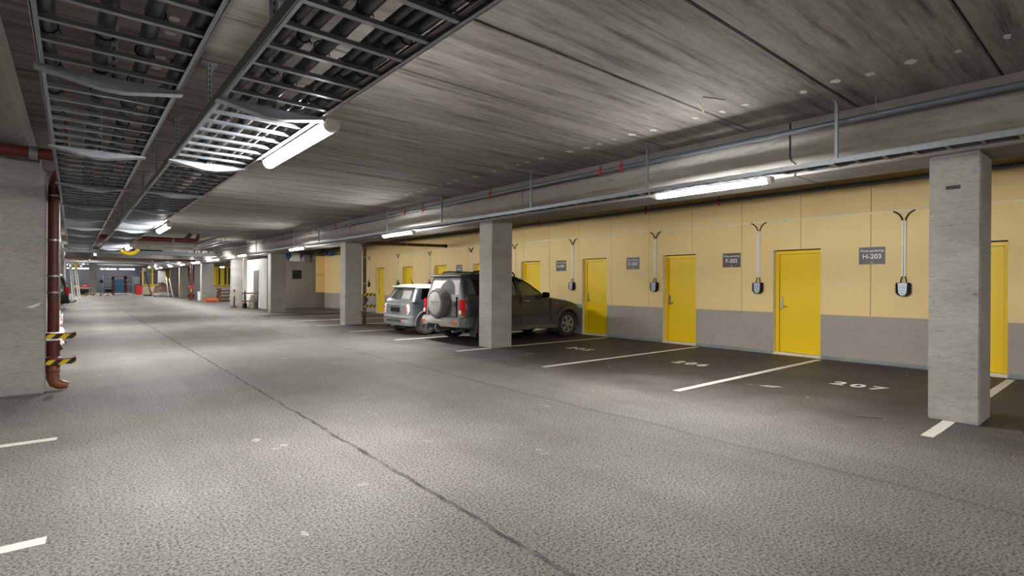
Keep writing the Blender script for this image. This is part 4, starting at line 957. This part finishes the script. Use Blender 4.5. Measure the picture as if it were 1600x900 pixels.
def hatch_extras(hb, HB, dusty, plate):
    lv = HB['lv']; top = [(z+.004, a-.006, b+.006, w_+.006) for z, a, b, w_ in lv if z > 1.27]
    OBJ('roof', cabin_mesh(top), HB.get('roof', M['white']), hb)['label'] = 'white roof'
    part('roof_spoiler', MB().rings([[(x, y, z) for x, z in ((-.05, 1.36), (-.33, 1.335), (-.37, 1.315), (-.34, 1.295), (-.2, 1.29))] for y in (-.60, -.4, 0, .4, .60)]), HB.get('roof', M['white']), hb, bevel=.008)
    for s in (-1, 1):
        mb = MB(); rr = []
        for d, sc in ((-.0, 1.0), (.022, .96), (.03, .8)):
            rr.append([(-.505+.19*abs(0)+(.10 if yy*1 > 0 else 0)*0-d*.8+.25*max(0, (.62+yy*sc)-.62), s*(.655+yy*sc+d*.3), .69+zz*sc) for yy, zz in [(.085*math.cos(2*PI*q/20), .15*math.sin(2*PI*q/20)) for q in range(20)]])
        tl = part('tail_light', mb.rings(rr), M['white'], hb, label='white rimmed oval rear lamp')
        part('lens', MB().lathe([(.045, -.56), (.04, -.572), (.01, -.576)], (0.01, s*.66, .745), 16, 'x').lathe([(.04, -.56), (.035, -.572), (.01, -.576)], (0.01, s*.66, .64), 16, 'x'), M['lens_pink'], tl)
        part('bumper_reflector', MB().box(-.60, -.565, s*.50-.075, s*.50+.075, .345, .395), M['lens_pink'], hb, bevel=.015)
        for x in (0, HB['wb']):
            R_ = HB['r']+HB['gap']; rr = []
            for q in range(19):
                a = math.radians(-8+196*q/18); ca, sa = math.cos(a), math.sin(a)
                rr.append([(x+(R_+dr)*ca, s*yy, HB['r']+(R_+dr)*sa) for dr, yy in ((-.004, .80), (-.004, .85), (.03, .853), (.045, .83))])
            part('wheel_arch_trim', MB().rings(rr), dusty, hb)
    part('bumper', MB().rings([[(x+dx, y, z) for x, z in ((-.45, .22), (-.57, .25), (-.60, .33), (-.58, .43), (-.60, .47), (-.57, .53), (-.48, .54))] for y, dx in ((-.82, .22), (-.79, .12), (-.70, .045), (-.5, .01), (0, 0), (.5, .01), (.70, .045), (.79, .12), (.82, .22))]), HB['paint'], hb, bevel=.006)
    part('bumper_insert', MB().box(-.605, -.57, -.42, .42, .34, .41), M['dark'], hb, bevel=.01)
    part('number_plate', MB().box(-.565, -.53, -.24, .24, .62, .74), plate, hb, label='plain black number plate')
    part('tailgate_bar', MB().tube([(-.55, -.26, .775), (-.56, -.2, .785), (-.56, .2, .785), (-.55, .26, .775)], .014, 8), M['chrome'], hb)
    part('exhaust', MB().lathe([(.035, -.63), (.035, -.5)], (0, .05, .245), 14, 'x').lathe([(.035, -.63), (.035, -.5)], (0, -.05, .245), 14, 'x'), M['chrome'], hb)
    part('antenna', MB().tube([(.02, 0, 1.40), (-.03, 0, 1.46), (-.09, 0, 1.6)], [.02, .008, .004], 8), M['black'], hb)
    part('wiper', MB().tube([(-.47, .0, .97), (-.45, .22, .98), (-.43, .42, .985)], .008, 6), M['black'], hb)
hatch_extras(hb, HB, simple('dusty_arch', (.14, .14, .14, 1), .6, var=.2), M['black'])

WB_ = dict(HB); wp = simple('white_car_paint', srgb(215, 218, 222), .3, var=.03); WB_.update(name='hatchback_car', paint=wp, rglass=M['glass'], roof=wp, mirror=wp, tyre=M['tyre'])
wcar, _ = build_car(WB_, 'white hatchback mostly hidden behind the left pillar and red downpipe', (-.72, 12.85, 0), PI)
hatch_extras(wcar, WB_, wp, M['white'])
# black van behind the left pillars
van_paint = simple('black_van_paint', (.010, .010, .011, 1), .25, var=.05)
VAN = dict(HB); VAN.update(name='black_van', paint=van_paint, cabin=van_paint, r=.33, wb=3.0, gap=.04, belt=1.12, clear=.2, tyre=M['tyre'], rglass=M['glass'],
    st=[(-.95, .6, .42, .98, 0), (-.94, .78, .36, 1.04, 0), (-.86, .88, .30, 1.09, 0), (-.6, .93, .26, 1.11, 0), (0, .95, .25, 1.12, 0), (1.2, .95, .25, 1.12, 0), (2.4, .94, .25, 1.11, .02), (2.9, .92, .26, 1.05, .04), (3.4, .88, .28, .95, .05), (3.75, .8, .32, .82, .03), (3.88, .62, .4, .7, 0)],
    lv=[(1.06, -.9, 2.9, .90), (1.12, -.88, 2.75, .89), (1.4, -.8, 2.2, .85), (1.65, -.70, 1.75, .80), (1.82, -.6, 1.35, .74), (1.90, -.45, 1.0, .62), (1.93, -.2, .7, .4)],
    side=[[(1.3, 1.18), (2.3, 1.18), (1.75, 1.62), (1.3, 1.62)], [(.1, 1.18), (1.2, 1.18), (1.2, 1.62), (.1, 1.62)], [(-.65, 1.18), (0, 1.18), (0, 1.62), (-.5, 1.62)]],
    rear=[(-.7, 1.2), (.7, 1.2), (.6, 1.65), (-.6, 1.65)], rx=-.4, front=[(-.75, 1.18), (.75, 1.18), (.62, 1.66), (-.62, 1.66)], fx=1.5, seams=[(1.25, .4, 1.1), (.05, .6, 1.1)], handles=[(1.4, .98)], mx=2.5, mirror=M['black'])
van, _ = build_car(VAN, 'black van with a red tail light parked behind the left pillars', (-1.13, 35.2, 0), PI)
for s in (-1, 1): part('tail_light', MB().box(-.955, -.80, s*.86-.05, s*.86+.05, .72, 1.12), M['lens_red'], van, bevel=.02)
part('number_plate', MB().box(-.97, -.94, -.26, .26, .55, .66), M['white'], van)
part('tow_bar', MB().tube([(-.7, 0, .35), (-1.1, 0, .34), (-1.2, 0, .38), (-1.22, 0, .46)], .03, 10), M['black'], van)
part('bumper', MB().box(-1.0, -.85, -.85, .85, .3, .5), van_paint, van, bevel=.04)

# ------------------------------------------------------------ far end clutter
def ladder_far():
    t = thing('ladder', 'tall pale aluminium ladder leaning by the left pillars', 'ladder', (.12, 53, 0))
    for i, (dx, dy) in enumerate(((0, 0), (.12, .12))):
        top = (-.28+dx, 1.0+dy, 3.3); 
        for sx in (-.16, .16): part('stile', MB().bar((sx+dx, dy, 0), (top[0]+sx*.9, top[1], top[2]), .05, .09), M['white'], t)
        for q in range(1, 12): f = q/12; part('rung', MB().bar((-.16+dx+(top[0]-dx)*f, dy+1.0*f, 3.3*f), (.16+dx+(top[0]-dx)*f, dy+1.0*f, 3.3*f), .035, .035), M['galv'], t)
    part('yellow_guard', MB().bar((.05, .8, 2.4), (-.02, 1.05, 3.2), .22, .03), M['yellow'], t)
ladder_far()
fence = thing('site_fence', 'galvanised mobile fence panel in front of the blue cabinet', 'fence', (2.45, 72, 0))
mb = MB()
for x in (0, 2.6): mb.tube([(x, 0, 0), (x, 0, 2.1)], .04, 8)
for z in (.28, 1.15, 1.6, 2.1): mb.tube([(0, 0, z), (2.6, 0, z)], .022, 6)
part('frame', mb, M['galv'], fence)
part('foot', MB().box(-.35, .35, -.15, .15, 0, .1), M['white'], fence); part('foot', MB().box(2.25, 2.95, -.15, .15, 0, .1), M['white'], fence)
part('notice', MB().box(-.28, -.02, -.03, -.01, 1.25, 1.6), M['black'], fence)
cb = thing('tool_cabinet', 'tall cabinet with a blue door between red sides', 'cabinet', (3.5, 75.5, 0))
part('red_shell', MB().box(-.15, .12, 0, .8, 0, 2.0).box(.95, 1.25, 0, .8, .1, 2.1).box(-.15, 1.25, 0, .8, 1.75, 1.95), M['red_dark'], cb)
part('blue_door', MB().box(.12, .95, -.05, 0, .15, 1.72), simple('bright_blue', (.05, .30, .62, 1), .4), cb)
part('white_header', MB().box(.1, .95, -.04, 0, 1.76, 1.9), M['white'], cb)
tr = thing('trolley', 'low red trolley with dark crates left of the blue cabinet', 'trolley', (2.55, 74.5, 0))
part('red_frame', MB().box(0, .9, 0, .6, .75, .82).box(0, .06, 0, .06, .1, .8).box(.84, .9, 0, .06, .1, .8).box(0, .9, 0, .6, .1, .16), M['red_dark'], tr); part('crate', MB().box(.15, .8, .05, .5, .16, .55), M['black'], tr); part('caster', MB().lathe([(.05, -.03), (.05, .03)], (.1, .1, .05), 10, 'y').lathe([(.05, -.03), (.05, .03)], (.8, .1, .05), 10, 'y').lathe([(.05, -.03), (.05, .03)], (.1, .5, .05), 10, 'y').lathe([(.05, -.03), (.05, .03)], (.8, .5, .05), 10, 'y'), M['black'], tr)
bn = thing('waste_bin', 'bright red waste bin near the far window', 'bin', (5.55, 71.2, 0))
part('bin_body', MB().rings([[(x*s_2, y*s_2, z) for x, y in ((-.3, -.25), (.3, -.25), (.3, .25), (-.3, .25))] for z, s_2 in ((0, .85), (.95, 1.05))]), M['red'], bn, bevel=.03)
part('bin_lid', MB().box(-.34, .34, -.29, .29, .95, 1.02), M['red'], bn, bevel=.02)
rk = thing('equipment_rack', 'grey switch box on a steel rack behind the red bin', 'rack', (5.2, 73.2, 0))
part('rack_frame', MB().box(0, .05, 0, .05, 0, 2.05).box(1.4, 1.45, 0, .05, 0, 2.2).box(0, 1.45, 0, .05, 1.1, 1.15).box(0, 1.45, 0, .05, 2.0, 2.05).box(0, .05, .5, .55, 0, 2.05).box(1.4, 1.45, .5, .55, 0, 2.2), M['galv'], rk)
part('switch_box', MB().box(.02, .6, -.15, .15, 1.2, 1.95), simple('pale_box', (.4, .46, .46, 1), .5), rk); part('coiled_cable', MB().tube([(1.05+.2*math.cos(a), 0, 1.55+.35*math.sin(a)) for a in [2*PI*q/16 for q in range(16)]], .06, 8, closed=True), M['blue'], rk); part('red_unit', MB().box(.7, .95, -.15, .1, 1.2, 2.1), M['red_dark'], rk)
def pallet(x, y, z, w_, d, lab, rz=0):
    t = thing('pallet', lab, 'pallet', (x, y, z), rz, group='timber pallets at the far end')
    mb = MB()
    for i in range(5): mb.box(0, w_, i*d/5, i*d/5+d/5-.04, .12, .145)
    part('deck_board', mb, M['wood'], t)
    mb = MB()
    for xx in (0, w_/2-.05, w_-.1):
        for yy in (0, d/2-.05, d-.1): mb.box(xx, xx+.1, yy, yy+.1, .022, .12)
        mb.box(xx, xx+.1, 0, d, 0, .022)
    part('block', mb, M['wood_dark'], t)
pallet(.35, 66, 0, 1.2, .8, 'timber pallet left of the far lone pillar'); pallet(.9, 66, .145, 1.2, .8, 'timber pallet lying on top of the left one'); pallet(2.1, 67, 0, 1.1, .8, 'timber pallet between the lone pillar and the fence')
wb = thing('work_bench', 'dark bench heaped with red and yellow bags left of the lone pillar', 'bench', (.2, 70, 0))
part('bench_top', MB().box(0, 1.2, 0, .6, .72, .78), M['wood'], wb); part('leg', MB().box(0, .07, 0, .6, 0, .72), M['dark'], wb); part('leg', MB().box(1.13, 1.2, 0, .6, 0, .72), M['dark'], wb); part('under_box', MB().box(.2, 1.0, .1, .5, .0, .6), M['black'], wb)
solo('sack', MB().rings([[(r*math.cos(a)*1.3, r*math.sin(a), z) for a in [2*PI*q/10 for q in range(10)]] for r, z in ((.2, 0), (.26, .1), (.2, .25), (.08, .3))]), M['red'], 'red bag on the far work bench', 'bag', (.95, 70.3, .78))
solo('sack', MB().rings([[(r*math.cos(a)*1.2, r*math.sin(a), z) for a in [2*PI*q/10 for q in range(10)]] for r, z in ((.2, 0), (.24, .1), (.18, .2), (.06, .24))]), simple('yellow_sack', (.7, .45, .2, 1), .6), 'yellow bag on the far work bench', 'bag', (.24, 70.3, .78))
ct = thing('hand_truck', 'dark hand truck leaning beside the far work bench', 'hand truck', (-.05, 69, 0))
part('frame', MB().bar((0, 0, .1), (.1, .5, 1.25), .06, .05).bar((.25, 0, .1), (.35, .5, 1.25), .06, .05).bar((.1, .5, 1.25), (.35, .5, 1.25), .05, .05).bar((0, 0, .5), (.3, .15, .5), .05, .05), M['black'], ct); part('toe_plate', MB().box(-.05, .35, -.3, .02, 0, .03), M['black'], ct)
# right side clutter
def leaning(name, x, y, dx, dy, h, wd, th, mat, lab, cat):
    a = Vector((x, y, .0)); o = solo(name, MB().bar((0, 0, th/2), (dx, dy, h), wd, th, up=(0, 1, 0)), mat, lab, cat, a); return o
leaning('board', 6.1, 69.5, .75, .5, .95, .35, .04, M['wood'], 'pale board leaning below the far yellow window', 'board')
leaning('plank', 7.75, 57.2, .05, .35, 1.5, .18, .04, M['wood'], 'upright pale plank leaning against a far pillar', 'plank')
leaning('rod', 6.85, 58.5, -.15, .6, 1.9, .05, .05, M['white'], 'white rod leaning beside the heap of waste film, left one', 'rod')
leaning('rod', 7.2, 58.5, -.25, .6, 1.75, .05, .05, M['white'], 'white rod leaning beside the heap of waste film, right one', 'rod')
leaning('metal_rail', 9.6, 47, .55, .7, 2.0, .06, .04, M['galv'], 'slim metal rail leaning behind the pallet pile, left one', 'rail')
leaning('metal_rail', 9.85, 47, .55, .7, 2.0, .06, .04, M['galv'], 'slim metal rail leaning behind the pallet pile, right one', 'rail')
rr = random.Random(11)
def lump(sx, sy, sz, n=16, m=8):
    rings_ = []
    for j in range(m+1):
        f = j/m; R = math.cos(f*PI/2*.97)
        rings_.append([(sx*R*math.cos(2*PI*q/n)*rr.uniform(.75, 1.15), sy*R*math.sin(2*PI*q/n)*rr.uniform(.75, 1.15), sz*math.sin(f*PI/2)*rr.uniform(.9, 1.05) if j else 0) for q in range(n)])
    return MB().rings(rings_)
solo('waste_heap', lump(.75, .6, 1.35), simple('brown_film', (.42, .26, .2, 1), .45, var=.6, scale=5), 'crumpled brown plastic and board heap beside a far pillar', 'waste', (6.85, 64, 0))
solo('waste_heap', lump(.9, .6, .42), M['plastic_clear'], 'low grey film heap in front of the brown one', 'waste', (6.85, 62.7, 0))
pl = thing('plasterboard_lift', 'tall thin black hoist on a base beside the waste heap', 'hoist', (5.6, 65.4, 0))
part('mast', MB().bar((.55, 0, .1), (.0, .3, 2.5), .08, .08).bar((-.1, 0, 2.3), (.3, .2, 2.5), .05, .05), M['dark'], pl); part('base', MB().box(-.1, 1.0, -.5, .5, 0, .1), M['black'], pl); part('arm', MB().bar((-.35, .3, 2.45), (.2, .3, 2.5), .06, .06).bar((.1, .3, 2.2), (.9, .3, 2.2), .04, .04), M['white'], pl)
st = thing('red_standpipe', 'thick red pipe rising behind the far red and yellow bollard', 'pipe', (7.6, 51.3, 0))
part('pipe_body', MB().tube([(0, 0, 0), (0, 0, 2.9)], .09, 14), M['pipe_red'], st); part('valve', MB().lathe([(.14, 0), (.17, .1), (.14, .25)], (0, 0, .85), 14), M['red'], st)
part('flange', MB().lathe([(.15, 0), (.15, .05)], (0, 0, .4), 14), M['red'], st)
def bollard(x, y, lab):
    t = thing('bollard', lab, 'bollard', (x, y, 0), group=None)
    part('base', MB().lathe([(.17, 0), (.17, .03), (.06, .05)], n=20), M['black'], t)
    part('red_lower', MB().lathe([(.045, .04), (.045, .62)], n=18), M['red_dark'], t, label='dark red lower half')
    part('yellow_band', MB().lathe([(.05, .62), (.05, .88)], n=18), M['yellow'], t, label='yellow band')
    part('red_top', MB().lathe([(.048, .88), (.048, 1.0), (.03, 1.02)], n=18), M['red'], t, label='red top')
bollard(7.0, 33.0, 'red and yellow bollard in front of the fifth right pillar'); bollard(7.3, 49.3, 'red and yellow bollard beside the dark steel panel')
bi = thing('waste_bin', 'white bin standing in front of the dark steel panel', 'bin', (7.62, 47.3, 0)); part('bin_body', MB().lathe([(.17, 0), (.19, .7), (.17, .72)], n=20), M['white'], bi); part('rim_band', MB().lathe([(.2, .68), (.2, .72)], n=20), M['galv'], bi)
mb = MB()
for k_ in range(6):
    R = .34-.02*(k_ % 3); mb.tube([(R*math.cos(a)*1.3, R*math.sin(a), .05+.035*k_+.03*math.sin(3*a+k_)) for a in [2*PI*q/24 for q in range(24)]], .03, 8, closed=True)
solo('hose_coil', mb, M['orange'], 'coiled orange hose lying at the foot of a pillar', 'hose', (7.75, 43.6, 0))
pp = thing('timber_pile', 'pile of brown pallets and timber below the window with yellow panels', 'pile', (8.75, 43.8, 0))
for q in range(4): part('timber_layer', MB().box(-.55+.05*q, 1.35-.08*q, 0, .8, .02+.24*q, .13+.24*q).box(-.5, -.35, 0, .8, .13+.24*q, .26+.24*q).box(.5, .65, 0, .8, .13+.24*q, .26+.24*q).box(1.05, 1.2, 0, .8, .13+.24*q, .26+.24*q), M['wood_dark'], pp)
br = thing('timber_barrier', 'low barrier with two brown rails next to the white column', 'barrier', (7.0, 31.2, 0))
for z in (.36, .79): part('rail', MB().box(0, 1.0, -.03, .03, z, z+.07), M['wood_dark'], br, bevel=.01)
for x in (.12, .78): part('leg', MB().box(x, x+.06, .03, .09, 0, .95), M['black'], br)
solo('wrapped_roll', lump(.2, .2, .72, 12, 6), simple('beige_wrap', (.5, .42, .34, 1), .7, var=.3), 'beige wrapped bundle behind the brown barrier', 'bundle', (7.62, 31.7, 0))
# near small things
sc_ = thing('screw_rod', 'thin metal rod lying on the asphalt near the closest pillar', 'rod', (6.5, 2.02, 0)); part('rod', MB().tube([(.0, 0, .006), (.12, -.22, .006)], .005, 6), M['galv'], sc_); part('nut', MB().lathe([(.012, 0), (.012, .01)], (.07, -.27, 0), 6), M['galv'], sc_)
for x, y, s, l in ((7.5, 3.35, .13, 'large pale smear left of bay number 207'), (1.0, 3.0, .035, 'small white spot in the foreground lane'), (1.25, 5.05, .06, 'pale spot left of the paving seam'), (1.4, 4.75, .05, 'pale spot beside another left of the seam')):
    splash(x, y, s, l)
